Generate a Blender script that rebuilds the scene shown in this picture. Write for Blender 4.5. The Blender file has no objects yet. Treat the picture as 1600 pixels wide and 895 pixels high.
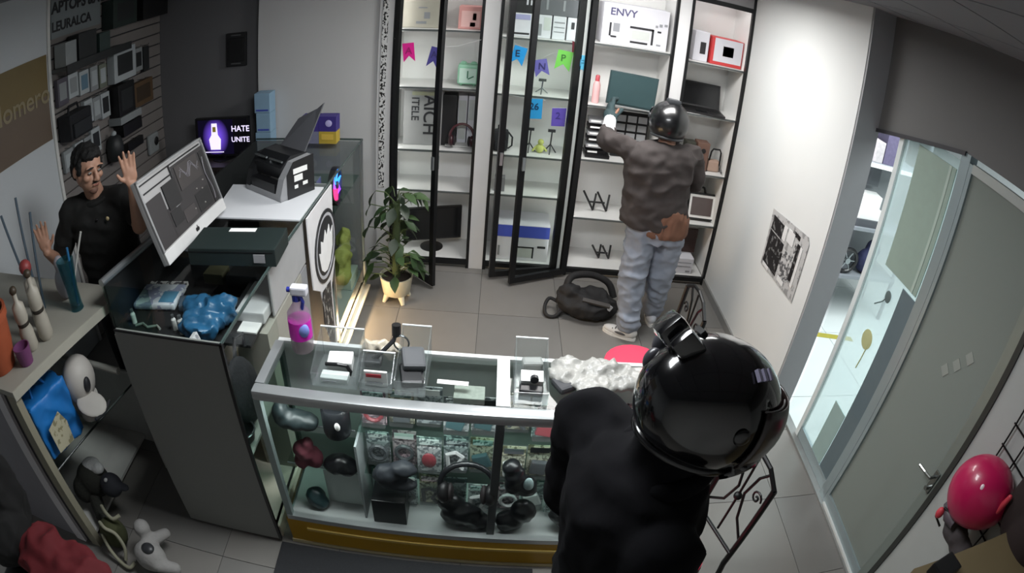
import bpy, bmesh, math, random
from mathutils import Vector, Matrix, Euler, noise
S = bpy.context.scene
COL = S.collection
PI = math.pi
random.seed(7)

# ------------------------------------------------------------------ camera (wide security camera under the ceiling)
cd = bpy.data.cameras.new('camera'); cam = bpy.data.objects.new('camera', cd); COL.objects.link(cam); S.camera = cam
cd.type = 'PANO'; cd.panorama_type = 'FISHEYE_LENS_POLYNOMIAL'
_c = 1 / (948.87 * 36 / 1600)
cd.fisheye_polynomial_k0 = 0; cd.fisheye_polynomial_k1 = -_c; cd.fisheye_polynomial_k2 = 0
cd.fisheye_polynomial_k3 = -0.12732142 * _c ** 3; cd.fisheye_polynomial_k4 = 0
cd.fisheye_fov = math.radians(150)
cd.sensor_fit = 'HORIZONTAL'; cd.sensor_width = 36; cd.sensor_height = 36 * 895 / 1600
cd.clip_start = 0.02
cam.location = (0, 0, 2.5)
cam.rotation_euler = (Matrix.Rotation(-0.04806, 3, 'Z') @ Matrix.Rotation(PI / 2 - 0.534769, 3, 'X') @ Matrix.Rotation(0.09342, 3, 'Z')).to_euler()

# ------------------------------------------------------------------ world, exposure
W = bpy.data.worlds.new('world'); S.world = W; W.use_nodes = True
W.node_tree.nodes['Background'].inputs[0].default_value = (0.75, 0.82, 0.9, 1)
W.node_tree.nodes['Background'].inputs[1].default_value = 0.10
vs = S.view_settings; vs.view_transform = 'Standard'; vs.look = 'None'; vs.gamma = 1; vs.use_curve_mapping = False
vs.exposure = 0.0

def area(name, loc, size, power, color=(1, 1, 1), rot=(0, 0, 0), spread=180):
    l = bpy.data.lights.new(name, 'AREA'); l.shape = 'RECTANGLE'; l.size, l.size_y = size; l.energy = power; l.color = color
    l.spread = math.radians(spread)
    o = bpy.data.objects.new(name, l); COL.objects.link(o); o.location = loc; o.rotation_euler = rot
    return o
# lamps of the place: ceiling panel by the cabinets, cabinet top bars, counter base strip, the lit passage outside; plus added fills
area('ceiling_panel_light', (0.75, 3.55, 2.66), (1.15, 0.55), 46, (1, 0.985, 0.96))
area('front_fill_light', (-0.2, 1.75, 2.68), (1.1, 0.5), 52, (0.95, 0.98, 1))  # unseen fill added to brighten the front of the shop
area('passage_light', (3.6, 2.9, 2.75), (1.6, 2.6), 150, (0.93, 0.98, 1))
for _x0, _x1 in ((-.78, -.19), (-.03, .52), (.67, 1.25), (1.41, 1.9)):
    area('cabinet_led_fill_light', ((_x0 + _x1) / 2, 4.56, 2.70), (_x1 - _x0, 0.03), 1.5, (1, 0.98, 0.97), (math.radians(-12), 0, 0))
    for _x, _r in ((_x0 - .025, -1), (_x1 + .025, 1)): area('cabinet_led_fill_light', (_x, 4.52, 1.35), (0.012, 2.4), 2.0, (1, 0.98, 0.97), (math.radians(-90), 0, math.radians(180 + 40 * _r)))  # upright strips added to light the lower shelves evenly
area('front_case_fill_light', (0.0, 1.625, 0.965), (1.6, 0.012), 8.0, (0.95, 1, 1), (math.radians(-25), 0, 0))  # unseen strip added to brighten the goods in the front counter
area('counter_led_light', (-1.02, 3.2, 0.16), (0.03, 1.0), 13.0, (1, 0.66, 0.36), (0, math.radians(-75), 0))

# ------------------------------------------------------------------ materials
MATS = {}
def lin(h):
    h = h.lstrip('#'); v = [int(h[i:i + 2], 16) / 255 for i in (0, 2, 4)]
    return tuple((c / 12.92 if c <= .04045 else ((c + .055) / 1.055) ** 2.4) for c in v)
def M(name, col, rough=.55, metal=0., var=.08, scale=14., bump=0., emit=0., spec=None, coat=0.):
    if name in MATS: return MATS[name]
    m = bpy.data.materials.new(name); m.use_nodes = True; nt = m.node_tree; N = nt.nodes; b = N['Principled BSDF']
    c = lin(col) if isinstance(col, str) else col
    tc = N.new('ShaderNodeTexCoord'); no = N.new('ShaderNodeTexNoise'); no.inputs['Scale'].default_value = scale; no.inputs['Detail'].default_value = 4
    nt.links.new(tc.outputs['Object'], no.inputs['Vector'])
    mx = N.new('ShaderNodeMix'); mx.data_type = 'RGBA'
    mx.inputs[6].default_value = tuple(x * (1 - var) for x in c) + (1,); mx.inputs[7].default_value = tuple(min(1, x * (1 + var)) for x in c) + (1,)
    nt.links.new(no.outputs[0], mx.inputs[0]); nt.links.new(mx.outputs[2], b.inputs['Base Color'])
    b.inputs['Roughness'].default_value = rough; b.inputs['Metallic'].default_value = metal
    if spec is not None: b.inputs['Specular IOR Level'].default_value = spec
    if coat: b.inputs['Coat Weight'].default_value = coat; b.inputs['Coat Roughness'].default_value = .04
    if bump:
        bp = N.new('ShaderNodeBump'); bp.inputs['Strength'].default_value = bump; bp.inputs['Distance'].default_value = .01
        nt.links.new(no.outputs[0], bp.inputs['Height']); nt.links.new(bp.outputs[0], b.inputs['Normal'])
    if emit: b.inputs['Emission Color'].default_value = c + (1,); b.inputs['Emission Strength'].default_value = emit
    MATS[name] = m
    return m
def glass(name, tint='#eef5f2', refl=.5, rough=.02, haze=0., hazecol='#ffffff', tl_share=.45):
    """clear pane: transparent, with a reflection that grows at grazing angles, optionally frosted (diffuse share)"""
    if name in MATS: return MATS[name]
    m = bpy.data.materials.new(name); m.use_nodes = True; nt = m.node_tree; N = nt.nodes; N.clear()
    out = N.new('ShaderNodeOutputMaterial'); tr = N.new('ShaderNodeBsdfTransparent'); tr.inputs[0].default_value = lin(tint) + (1,)
    gl = N.new('ShaderNodeBsdfGlossy'); gl.inputs['Roughness'].default_value = rough
    lw = N.new('ShaderNodeFresnel'); lw.inputs[0].default_value = 1.45
    mul = N.new('ShaderNodeMath'); mul.operation = 'MULTIPLY'; mul.inputs[1].default_value = refl
    ge = N.new('ShaderNodeNewGeometry'); inv = N.new('ShaderNodeMath'); inv.operation = 'SUBTRACT'; inv.inputs[0].default_value = 1
    nt.links.new(ge.outputs['Backfacing'], inv.inputs[1]); m0 = N.new('ShaderNodeMath'); m0.operation = 'MULTIPLY'
    nt.links.new(lw.outputs[0], m0.inputs[0]); nt.links.new(inv.outputs[0], m0.inputs[1]); nt.links.new(m0.outputs[0], mul.inputs[0])
    a = N.new('ShaderNodeMixShader'); nt.links.new(mul.outputs[0], a.inputs[0]); nt.links.new(tr.outputs[0], a.inputs[1]); nt.links.new(gl.outputs[0], a.inputs[2])
    last = a
    if haze:
        df = N.new('ShaderNodeBsdfDiffuse'); df.inputs[0].default_value = lin(hazecol) + (1,)
        tl = N.new('ShaderNodeBsdfTranslucent'); tl.inputs[0].default_value = lin(hazecol) + (1,)
        h = N.new('ShaderNodeMixShader'); h.inputs[0].default_value = tl_share; nt.links.new(df.outputs[0], h.inputs[1]); nt.links.new(tl.outputs[0], h.inputs[2])
        b = N.new('ShaderNodeMixShader'); b.inputs[0].default_value = haze
        nt.links.new(a.outputs[0], b.inputs[1]); nt.links.new(h.outputs[0], b.inputs[2]); last = b
    nt.links.new(last.outputs[0], out.inputs[0]); MATS[name] = m
    return m
def print_mat(name, bg, ink, scale=30., thr=.55, stretch=(1, 1, 1), rough=.5, detail=3., soft=.02):
    """flat print: ink blotches on a ground"""
    if name in MATS: return MATS[name]
    m = bpy.data.materials.new(name); m.use_nodes = True; nt = m.node_tree; N = nt.nodes; b = N['Principled BSDF']
    tc = N.new('ShaderNodeTexCoord'); mp = N.new('ShaderNodeMapping'); mp.inputs['Scale'].default_value = stretch
    no = N.new('ShaderNodeTexNoise'); no.inputs['Scale'].default_value = scale; no.inputs['Detail'].default_value = detail
    cr = N.new('ShaderNodeValToRGB'); e = cr.color_ramp.elements
    e[0].position = thr - soft; e[0].color = lin(bg) + (1,); e[1].position = thr + soft; e[1].color = lin(ink) + (1,)
    nt.links.new(tc.outputs['Object'], mp.inputs[0]); nt.links.new(mp.outputs[0], no.inputs['Vector'])
    nt.links.new(no.outputs[0], cr.inputs[0]); nt.links.new(cr.outputs[0], b.inputs['Base Color']); b.inputs['Roughness'].default_value = rough
    MATS[name] = m
    return m

# ------------------------------------------------------------------ mesh helpers
def B(): return bmesh.new()
def xf(bm, vs, mat):
    bmesh.ops.transform(bm, matrix=mat, verts=vs)
def loft(bm, secs, n=20, pw=2.4):
    """closed body through superellipse sections (centre, rx, ry, turn)"""
    rings = []
    for c, rx, ry, *tn in secs:
        c = Vector(c); tt = tn[0] if tn else 0; R = Matrix.Rotation(tt, 3, 'Z'); ring = []
        for k in range(n):
            a = 2 * PI * k / n; x, y = math.cos(a), math.sin(a); ring.append(bm.verts.new(c + R @ Vector((rx * math.copysign(abs(x) ** (2 / pw), x), ry * math.copysign(abs(y) ** (2 / pw), y), 0))))
        rings.append(ring)
    for a, b in zip(rings, rings[1:]):
        for k in range(n): bm.faces.new((a[k], a[(k + 1) % n], b[(k + 1) % n], b[k]))
    bm.faces.new(rings[0][::-1]); bm.faces.new(rings[-1]); return bm
def box(bm, lo, hi, rot=None, bev=0.):
    """axis box between two corners; rot turns it about its own centre"""
    lo, hi = Vector(lo), Vector(hi); c = (lo + hi) / 2; s = hi - lo
    r = bmesh.ops.create_cube(bm, size=1); v = r['verts']
    xf(bm, v, Matrix.Diagonal((abs(s.x), abs(s.y), abs(s.z), 1)))
    if bev:
        es = list({e for x in v for e in x.link_edges})
        rr = bmesh.ops.bevel(bm, geom=es, offset=bev, segments=2, affect='EDGES', profile=.6)
        v = list({x for f in rr['faces'] for x in f.verts} | {x for x in v if x.is_valid})
        seen = set(v); stack = list(v)
        while stack:
            for e in stack.pop().link_edges:
                for x in e.verts:
                    if x not in seen: seen.add(x); stack.append(x)
        v = list(seen)
    mt = Matrix.Translation(c)
    if rot is not None: mt = mt @ (rot if isinstance(rot, Matrix) else Euler(rot).to_matrix()).to_4x4()
    xf(bm, v, mt); return bm
def cyl(bm, p0, p1, r0, r1=None, n=14, caps=True):
    p0, p1 = Vector(p0), Vector(p1); r1 = r0 if r1 is None else r1; d = p1 - p0; L = d.length
    r = bmesh.ops.create_cone(bm, cap_ends=caps, segments=n, radius1=r0, radius2=r1, depth=L)
    xf(bm, r['verts'], Matrix.Translation((p0 + p1) / 2) @ d.to_track_quat('Z', 'Y').to_matrix().to_4x4()); return bm
def ell(bm, c, rad, rot=None, u=18, v=12):
    r = bmesh.ops.create_uvsphere(bm, u_segments=u, v_segments=v, radius=1)
    if not hasattr(rad, '__len__'): rad = (rad,) * 3
    m = Matrix.Translation(c)
    if rot is not None: m = m @ (rot if isinstance(rot, Matrix) else Euler(rot).to_matrix()).to_4x4()
    xf(bm, r['verts'], m @ Matrix.Diagonal((*rad, 1))); return bm
def cap(bm, p0, r0, p1, r1, n=14):
    """tapered limb with round ends"""
    cyl(bm, p0, p1, r0, r1, n); ell(bm, p0, r0, u=n, v=8); ell(bm, p1, r1, u=n, v=8); return bm
def tube(bm, pts, r, n=8, closed=False):
    pts = [Vector(p) for p in pts]; rings = []; k = len(pts)
    up = None
    for i, p in enumerate(pts):
        if closed: d = pts[(i + 1) % k] - pts[i - 1]
        else: d = pts[min(i + 1, k - 1)] - pts[max(i - 1, 0)]
        d.normalize()
        if up is None: up = d.orthogonal().normalized()
        up = (up - d * up.dot(d)).normalized(); s = d.cross(up); rr = r[i] if hasattr(r, '__len__') else r
        rings.append([bm.verts.new(p + (up * math.cos(a) + s * math.sin(a)) * rr) for a in [2 * PI * j / n for j in range(n)]])
    for i in range(k if closed else k - 1):
        a, b = rings[i], rings[(i + 1) % k]
        for j in range(n): bm.faces.new((a[j], a[(j + 1) % n], b[(j + 1) % n], b[j]))
    if not closed: bm.faces.new(rings[0][::-1]); bm.faces.new(rings[-1])
    return bm
def lathe(bm, prof, c=(0, 0, 0), n=24, cap_b=True, cap_t=True):
    c = Vector(c); rings = [[bm.verts.new(c + Vector((r * math.cos(2 * PI * j / n), r * math.sin(2 * PI * j / n), z))) for j in range(n)] for r, z in prof]
    for a, b in zip(rings, rings[1:]):
        for j in range(n): bm.faces.new((a[j], a[(j + 1) % n], b[(j + 1) % n], b[j]))
    if cap_b: bm.faces.new(rings[0][::-1])
    if cap_t: bm.faces.new(rings[-1])
    return bm
def prism(bm, poly, ext):
    """closed polygon (3D points) pushed along ext"""
    e = Vector(ext); a = [bm.verts.new(Vector(p)) for p in poly]; b = [bm.verts.new(Vector(p) + e) for p in poly]
    bm.faces.new(a[::-1]); bm.faces.new(b)
    for i in range(len(a)): bm.faces.new((a[i], a[(i + 1) % len(a)], b[(i + 1) % len(a)], b[i]))
    bmesh.ops.recalc_face_normals(bm, faces=bm.faces[:]); return bm

def wloc(o):
    v = Vector((0, 0, 0))
    while o: v += o.location; o = o.parent
    return v
def obj(name, bm, mat, parent=None, smooth=False, loc=None):
    """one mesh object from world-space geometry; its origin sits at its base centre"""
    if smooth:
        for f in bm.faces: f.smooth = True
    cs = [v.co for v in bm.verts]
    if loc is None:
        lo = Vector([min(c[i] for c in cs) for i in range(3)]); hi = Vector([max(c[i] for c in cs) for i in range(3)])
        loc = Vector(((lo.x + hi.x) / 2, (lo.y + hi.y) / 2, lo.z))
    loc = Vector(loc)
    bmesh.ops.translate(bm, verts=bm.verts, vec=-loc)
    me = bpy.data.meshes.new(name); bm.to_mesh(me); bm.free()
    if smooth and hasattr(me, 'set_sharp_from_angle'): me.set_sharp_from_angle(angle=math.radians(50))
    me.materials.append(mat)
    o = bpy.data.objects.new(name, me); COL.objects.link(o)
    if parent: o.parent = parent; o.location = loc - wloc(parent)
    else: o.location = loc
    return o
def tag(o, label, cat, group=None, kind=None):
    o['label'] = label; o['category'] = cat
    if group: o['group'] = group
    if kind: o['kind'] = kind
    return o
def thing(name, label, cat, loc, group=None):
    o = bpy.data.objects.new(name, None); COL.objects.link(o); o.location = loc; o.empty_display_size = .05
    return tag(o, label, cat, group)
def struct(name, bm, mat, label=None, smooth=False):
    o = obj(name, bm, mat, None, smooth); o['kind'] = 'structure'
    if label: o['label'] = label
    return o
def group_empty(name, loc):
    o = bpy.data.objects.new(name, None); COL.objects.link(o); o.location = loc; o['kind'] = 'structure'; return o
def part(name, mat, parent, fn, *a, smooth=False, **k):
    bm = B(); fn(bm, *a, **k); return obj(name, bm, mat, parent, smooth)
def pbox(name, mat, parent, lo, hi, rot=None, bev=0.):
    return part(name, mat, parent, box, lo, hi, rot, bev)
def copy_piece(src, name, parent, loc):
    o = src.copy(); o.name = name; COL.objects.link(o); o.parent = parent; o.location = Vector(loc) - (wloc(parent) if parent else Vector()); return o
def text(s, size, origin, xdir, updir, mat, parent, name='lettering', depth=.0015, bold=.012):
    """flat lettering: origin is the lower left of the first character"""
    cu = bpy.data.curves.new(name, 'FONT'); cu.body = s; cu.size = size; cu.extrude = depth; cu.offset = size * bold
    tmp = bpy.data.objects.new(name, cu); COL.objects.link(tmp)
    me = bpy.data.meshes.new_from_object(tmp.evaluated_get(bpy.context.evaluated_depsgraph_get()))
    bpy.data.objects.remove(tmp); bpy.data.curves.remove(cu)
    x = Vector(xdir).normalized(); u = Vector(updir).normalized(); n = x.cross(u)
    me.transform(Matrix(((x.x, u.x, n.x), (x.y, u.y, n.y), (x.z, u.z, n.z))).to_4x4())
    me.materials.clear(); me.materials.append(mat)
    o = bpy.data.objects.new(name, me); COL.objects.link(o)
    if parent: o.parent = parent; o.location = Vector(origin) - wloc(parent)
    else: o.location = origin
    return o
def fuse(bm, voxel=.012, smooth_it=4, amp=0., fr=(10, 10, 10)):
    """turn overlapping closed shapes into one continuous skin (voxel remesh + smoothing), returned as a bmesh"""
    bmesh.ops.recalc_face_normals(bm, faces=bm.faces[:])
    me = bpy.data.meshes.new('tmp'); bm.to_mesh(me); bm.free(); o = bpy.data.objects.new('tmp', me); COL.objects.link(o)
    r = o.modifiers.new('r', 'REMESH'); r.mode = 'VOXEL'; r.voxel_size = voxel; r.use_smooth_shade = True
    if smooth_it:
        s = o.modifiers.new('s', 'SMOOTH'); s.factor = .5; s.iterations = smooth_it
    ev = o.evaluated_get(bpy.context.evaluated_depsgraph_get()); m2 = bpy.data.meshes.new_from_object(ev)
    nb = B(); nb.from_mesh(m2); nb.normal_update()
    if amp:
        for v, nn in [(v, v.normal.copy()) for v in nb.verts]:
            q = Vector((v.co.x * fr[0], v.co.y * fr[1], v.co.z * fr[2])); v.co += nn * amp * ((1 - 2 * abs(noise.noise(q))) * .8 + noise.noise(q * 2.3) * .4 - .35)
    bpy.data.objects.remove(o); bpy.data.meshes.remove(me); bpy.data.meshes.remove(m2)
    return nb
ORD = ['first', 'second', 'third', 'fourth', 'fifth', 'sixth', 'seventh', 'eighth', 'ninth', 'tenth', 'eleventh', 'twelfth']

# common materials
white = M('white_paint', '#d9d9d7', .6, var=.03); black = M('black_plastic', '#141416', .35); dark = M('dark_grey_plastic', '#2c2d30', .4)
blackm = M('black_metal', '#17181a', .35, .3); alu = M('aluminium', '#b9bfc2', .3, .85, var=.04); steel = M('steel', '#9aa0a2', .25, .9)
clear = glass('clear_glass', '#fafcfb', .4); acrylic = glass('clear_acrylic', '#f4f7f7', .9, .06, .10, '#e8eeee'); greeng = glass('green_tinted_glass', '#dcebe6', .45)
paper = M('white_paper', '#e6e6e4', .8, var=.03); greyp = M('grey_laminate', '#7d7d7b', .5, var=.03)

# ================================================================== SETTING
CEIL = 2.74
# floor: slab with separate tiles, dark joints
ft = M('floor_tile', '#787571', .4, var=.06, scale=6); ftb = M('floor_tile_second', '#73716e', .4, var=.07, scale=5); grout = M('grout', '#4b4a48', .9)
fl = group_empty('floor', (0, 2.3, 0))
pbox('screed', grout, fl, (-3.15, -.6, -.08), (2.13, 4.95, -.004))
T = .6; tile_src = {}
ix0, iy0 = -9, -5
for ix in range(-9, 2):
    for iy in range(-5, 6):
        x0 = 1.752 + ix * T; y0 = 1.985 + iy * T; x1, y1 = x0 + T, y0 + T
        cx0, cx1, cy0, cy1 = max(x0, -3.1), min(x1, 2.10), max(y0, -.6), min(y1, 4.9)
        if cx1 - cx0 < .03 or cy1 - cy0 < .03: continue
        full = (cx0, cx1, cy0, cy1) == (x0, x1, y0, y1); k = (ix * 3 + iy) % 2
        if full and k in tile_src: copy_piece(tile_src[k], 'tile', fl, ((x0 + x1) / 2, (y0 + y1) / 2, -.02))
        else:
            o = pbox('tile', (ft, ftb)[k], fl, (cx0 + .002, cy0 + .002, -.02), (cx1 - .002, cy1 - .002, 0))
            if full: tile_src[k] = o
# passage floor outside the door: pale polished slabs with a yellow line
pf = group_empty('floor_outside', (4.5, 3.2, 0))
pbox('screed', grout, pf, (2.13, -.6, -.08), (7.2, 8.2, -.004))
pt = M('passage_tile', '#d4d9d9', .3, var=.03, scale=4); src = None
for i in range(6):
    for j in range(10):
        x0, y0 = 2.135 + i * .84, -.55 + j * .87
        if src: copy_piece(src, 'tile', pf, (x0 + .42, y0 + .435, -.02))
        else: src = pbox('tile', pt, pf, (x0 + .002, y0 + .002, -.02), (x0 + .838, y0 + .868, 0))
pbox('line_marking', M('yellow_floor_paint', '#a39a3c', .6), pf, (2.5, 3.72, .0005), (3.25, 3.79, .0025), (0, 0, math.radians(-8)))
# ceiling: suspended panels in a grid
cgp = M('ceiling_panel', '#84858a', .85, var=.04, scale=30); cl = group_empty('ceiling', (0, 2.2, CEIL))
pbox('deck', M('ceiling_deck', '#47484a', .9), cl, (-3.15, -.6, CEIL + .02), (2.35, 4.95, CEIL + .08)); src = None
for i in range(9):
    for j in range(9):
        x0, y0 = -3.11 + i * .605, -.55 + j * .61
        if src: copy_piece(src, 'panel', cl, (x0 + .3, y0 + .302, CEIL))
        else: src = pbox('panel', cgp, cl, (x0 + .004, y0 + .004, CEIL), (x0 + .597, y0 + .6, CEIL + .02))
# ceiling lamp by the cabinets (a real panel above the frame)
t = thing('ceiling_lamp', 'flat rectangular ceiling lamp panel above the glass cabinets', 'lamp', (.75, 3.55, CEIL - .05))
pbox('frame', alu, t, (.13, 3.24, CEIL - .05), (1.37, 3.86, CEIL - .003))
pbox('diffuser', M('lamp_diffuser', '#ffffff', .4, emit=3.0, var=0), t, (.16, 3.27, CEIL - .058), (1.34, 3.83, CEIL - .05))

wallp = M('wall_white', '#c9c9c7', .7, var=.025, scale=5); wallg = M('wall_dark_grey', '#6e6e70', .75, var=.03, scale=5)
lit = M('wall_light_grey', '#cfcfcf', .7, var=.02, scale=5); shut = M('shutter_grey', '#5f5f5f', .7, var=.02)
struct('wall_back', box(B(), (-1.98, 4.48, 0), (-.95, 4.95, CEIL)), lit, 'pale grey back wall between dark wall and cabinets')
struct('wall_far', box(B(), (-3.2, 4.55, 0), (-1.98, 4.95, CEIL)), wallg, 'dark grey back wall behind the desk')  # darker grey than the wall piece beside it
struct('wall_rear', box(B(), (-.95, 4.90, 0), (2.10, 4.96, CEIL)), wallp, 'white wall at the back of the cabinets')
struct('wall_left', box(B(), (-3.2, -.6, 0), (-3.05, 2.945, CEIL)), M('wall_cool_white', '#c4c9cc', .7, var=.03, scale=5), 'white left wall carrying the gold poster')
struct('trim_1', box(B(), (-3.16, 2.945, 0), (-3.035, 2.975, CEIL)), M('trim_bright', '#d8d8d4', .5), 'narrow white edge strip at the end of the left wall')
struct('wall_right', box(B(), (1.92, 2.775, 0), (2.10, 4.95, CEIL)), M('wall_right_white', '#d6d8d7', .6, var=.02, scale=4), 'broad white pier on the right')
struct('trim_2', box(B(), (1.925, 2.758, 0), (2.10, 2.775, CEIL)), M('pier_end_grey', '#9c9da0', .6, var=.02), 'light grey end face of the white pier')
struct('wall_front', box(B(), (-3.2, -.66, 0), (2.6, -.6, CEIL)), wallp, 'white wall behind the camera')
struct('wall_shutter', prism(B(), [(2.09, 2.758, 2.045), (2.09, 1.95, 2.205), (2.09, -.6, 2.215), (2.09, -.6, CEIL + .02), (2.09, 2.758, CEIL + .02)], (.2, 0, 0)), shut, 'dark grey panel above the glass door')
sb = struct('trim_3', prism(B(), [(2.075, 2.758, 2.03), (2.075, 1.955, 2.19), (2.075, 1.955, 2.212), (2.075, 2.758, 2.052)], (.03, 0, 0)), M('shutter_edge', '#2c2b31', .5), 'dark lower edge of the panel above the door')
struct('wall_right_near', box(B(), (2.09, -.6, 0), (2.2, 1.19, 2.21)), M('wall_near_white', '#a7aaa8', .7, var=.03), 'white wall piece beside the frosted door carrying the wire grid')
# left wall: slatted panel, each slat its own piece
sl = group_empty('wall_slat', (-3.1, 3.76, 0)); sl['label'] = 'grey slatted display wall on the left'
pbox('backing', M('slat_backing', '#3a3a3c', .8), sl, (-3.2, 2.975, 0), (-3.075, 4.55, CEIL)); src = None
slm = M('slat_grey', '#7c7774', .6, var=.06, scale=8)
for i in range(27):
    z = .02 + i * .1005
    if src: copy_piece(src, 'slat', sl, (-3.062, 3.7625, z))
    else: src = pbox('slat', slm, sl, (-3.075, 2.978, z), (-3.049, 4.547, z + .09), None, .004)
struct('baseboard_right', box(B(), (1.905, 2.76, 0), (1.92, 4.46, .07)), greyp, 'grey skirting along the white pier')

# pilasters beside and between the cabinets
pil = M('pilaster_white', '#d2d2d3', .5, var=.02)
struct('trim_4', box(B(), (-.952, 4.455, 0), (-.842, 4.90, CEIL)), pil, 'white pilaster left of the cabinets')
struct('trim_5', box(B(), (-.168, 4.47, 0), (-.052, 4.90, CEIL)), pil, 'white pilaster between first and second cabinet')
struct('trim_6', box(B(), (.572, 4.47, 0), (.634, 4.90, CEIL)), pil, 'white pilaster between second and third cabinet')
struct('trim_7', box(B(), (1.282, 4.47, 0), (1.378, 4.90, CEIL)), pil, 'white pilaster between third and fourth cabinet')
lp = tag(obj('decorative_strip', box(B(), (-.928, 4.449, .70), (-.884, 4.454, 2.72)), print_mat('lace_print', '#dddddd', '#1c1c1c', 62, .53, (1, 1, .75), .5, 2)),
         'narrow white strip with a black lace pattern on the pilaster beside the plant', 'decoration')

# ================================================================== CABINETS
cabw = M('cabinet_white', '#e2e2e0', .55, var=.02); shelfm = M('shelf_white', '#d6d6d4', .45, var=.02)
shg = M('shelf_edge_grey', '#565a5a', .4)
def cabinet(x0, x1, shelves, which, toprail=None):
    t = thing('display_cabinet', which, 'cabinet', ((x0 + x1) / 2, 4.68, 0), 'fitted display cabinets along the back wall')
    pbox('plinth', M('plinth_grey', '#b4b3b0', .6), t, (x0, 4.50, 0), (x1, 4.88, .05))
    pbox('bottom_panel', shelfm, t, (x0 + .02, 4.50, .05), (x1 - .02, 4.88, .07))
    pbox('back_panel', cabw, t, (x0, 4.875, .07), (x1, 4.895, 2.73))
    for a in (x0, x1 - .012): pbox('side_panel', cabw, t, (a, 4.50, .07), (a + .012, 4.875, 2.73))
    for a in (x0, x1 - .024): pbox('frame_post', blackm, t, (a, 4.465, .0), (a + .024, 4.50, 2.73))
    pbox('bottom_rail', blackm, t, (x0 + .024, 4.465, .03), (x1 - .024, 4.50, .07))
    pbox('top_rail', blackm, t, (x0 + .024, 4.465, toprail or 2.69), (x1 - .024, 4.50, (toprail or 2.69) + .04))
    if toprail: pbox('valance', M('valance_grey', '#8b8a8c', .6), t, (x0 + .024, 4.47, toprail + .04), (x1 - .024, 4.49, 2.73))
    for z in shelves:
        s = pbox('shelf', shelfm, t, (x0 + .012, 4.53, z - .022), (x1 - .012, 4.875, z))
        pbox('edge', shg, s, (x0 + .012, 4.522, z - .016), (x1 - .012, 4.53, z - .002))
    return t
cA = cabinet(-.842, -.168, (2.0, 1.53, 1.012, .665), 'leftmost white display cabinet with black frame behind the potted plant')
cB = cabinet(-.052, .572, (1.97, 1.512, 1.01, .67), 'white display cabinet with black frame behind the two overlapping open glass doors')
cC = cabinet(.634, 1.282, (1.992, 1.485, 1.03, .52), 'opened white display cabinet in front of the helmeted person in jeans')
cD = cabinet(1.378, 1.92, (1.965, 1.53, 1.02, .555), 'rightmost white display cabinet, against the white pier', 2.475)
def leaf(parent, hinge, free, hfix):
    """an opened glass leaf: four bars, a pane, a pull and hinges"""
    h, f = Vector((*hinge, 0)), Vector((*free, 0)); d = (f - h); L = d.length; u = d / L; a = math.atan2(u.y, u.x)
    R = Euler((0, 0, a)).to_matrix()
    def bar(name, s0, s1, z0, z1, th, m, par):
        c = h + u * (s0 + s1) / 2; bm = B(); box(bm, (c.x - (s1 - s0) / 2, c.y - th / 2, z0), (c.x + (s1 - s0) / 2, c.y + th / 2, z1), R); return obj(name, bm, m, par)
    w = .045
    g = bar('door', w, L - w, .08, 2.66, .006, clear, parent)
    bar('stile', 0, w, .03, 2.71, .03, blackm, g); bar('stile', L - w, L, .03, 2.71, .03, blackm, g)
    bar('rail', w, L - w, .03, .08, .03, blackm, g); bar('rail', w, L - w, 2.66, 2.71, .03, blackm, g)
    bar('pull', L - .035, L - .012, 1.0, 1.1, .06, alu, g)
    return g
leaf(cA, (-.815, 4.462), (-.42, 4.09), 0)
leaf(cB, (.555, 4.462), (.008, 4.30), 0)
leaf(cC, (.64, 4.445), (.172, 4.212), 0)

# bunting of paper flags hung in the cabinet openings
def flag(pts, y, mat, label, ch=None, inkc='#1d2a4a'):
    o = tag(obj('paper_flag', prism(B(), [(x, y, z) for x, z in pts], (0, .003, 0)), mat), label, 'flag', 'paper flags on the cabinets')
    if ch:
        cx = sum(p[0] for p in pts) / len(pts); cz = max(p[1] for p in pts)
        text(ch, .075, (cx - .025 * len(ch), y - .002, cz - .09), (1, 0, 0), (0, 0, 1), M('flag_ink' + inkc, inkc, .6), o)
    return o
def penn(x, z, w, h, tilt):
    p = [(-w / 2, 0), (-w / 2, -h), (0, -h * .68), (w / 2, -h), (w / 2, 0)]; c, s = math.cos(tilt), math.sin(tilt)
    return [(x + a * c - b * s, z + a * s + b * c) for a, b in p]
fy = 4.44
flag(penn(-.722, 1.895, .088, .15, .12), fy, M('pink_paper', '#f0189a', .6), 'hot pink swallowtail paper flag on the leftmost cabinet post', 'A', '#b00d70')
flag(penn(-.50, 1.865, .085, .165, -.22), fy, M('violet_paper', '#4a4290', .6), 'dark violet swallowtail paper flag in the leftmost cabinet', 'A', '#38316f')
flag(penn(.12, 1.90, .10, .15, -.22), fy + .06, M('blue_paper', '#1e96e0', .6), 'bright blue swallowtail paper flag in the second cabinet', 'E')
flag(penn(.265, 1.81, .105, .135, .25), fy + .065, M('lilac_paper', '#6f66b8', .6), 'lilac swallowtail paper flag between blue and green ones', 'N', '#3c3570')
flag(penn(.455, 1.90, .115, .16, -.12), fy + .06, M('green_paper', '#7fd35a', .6), 'lime green swallowtail paper flag in the second cabinet', 'P', '#3d7030')
flag(penn(.588, 1.885, .10, .16, -.05), fy + .025, M('cyan_paper', '#5fc0ea', .6), 'light blue swallowtail paper flag on the pilaster beside the opened cabinet', 'F', '#3a86ac')
flag([(.495, 1.985), (.55, 1.965), (.555, 1.865), (.50, 1.885)], fy + .066, M('wine_paper', '#8c1634', .6), 'dark red square paper flag above the light blue one')
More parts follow.
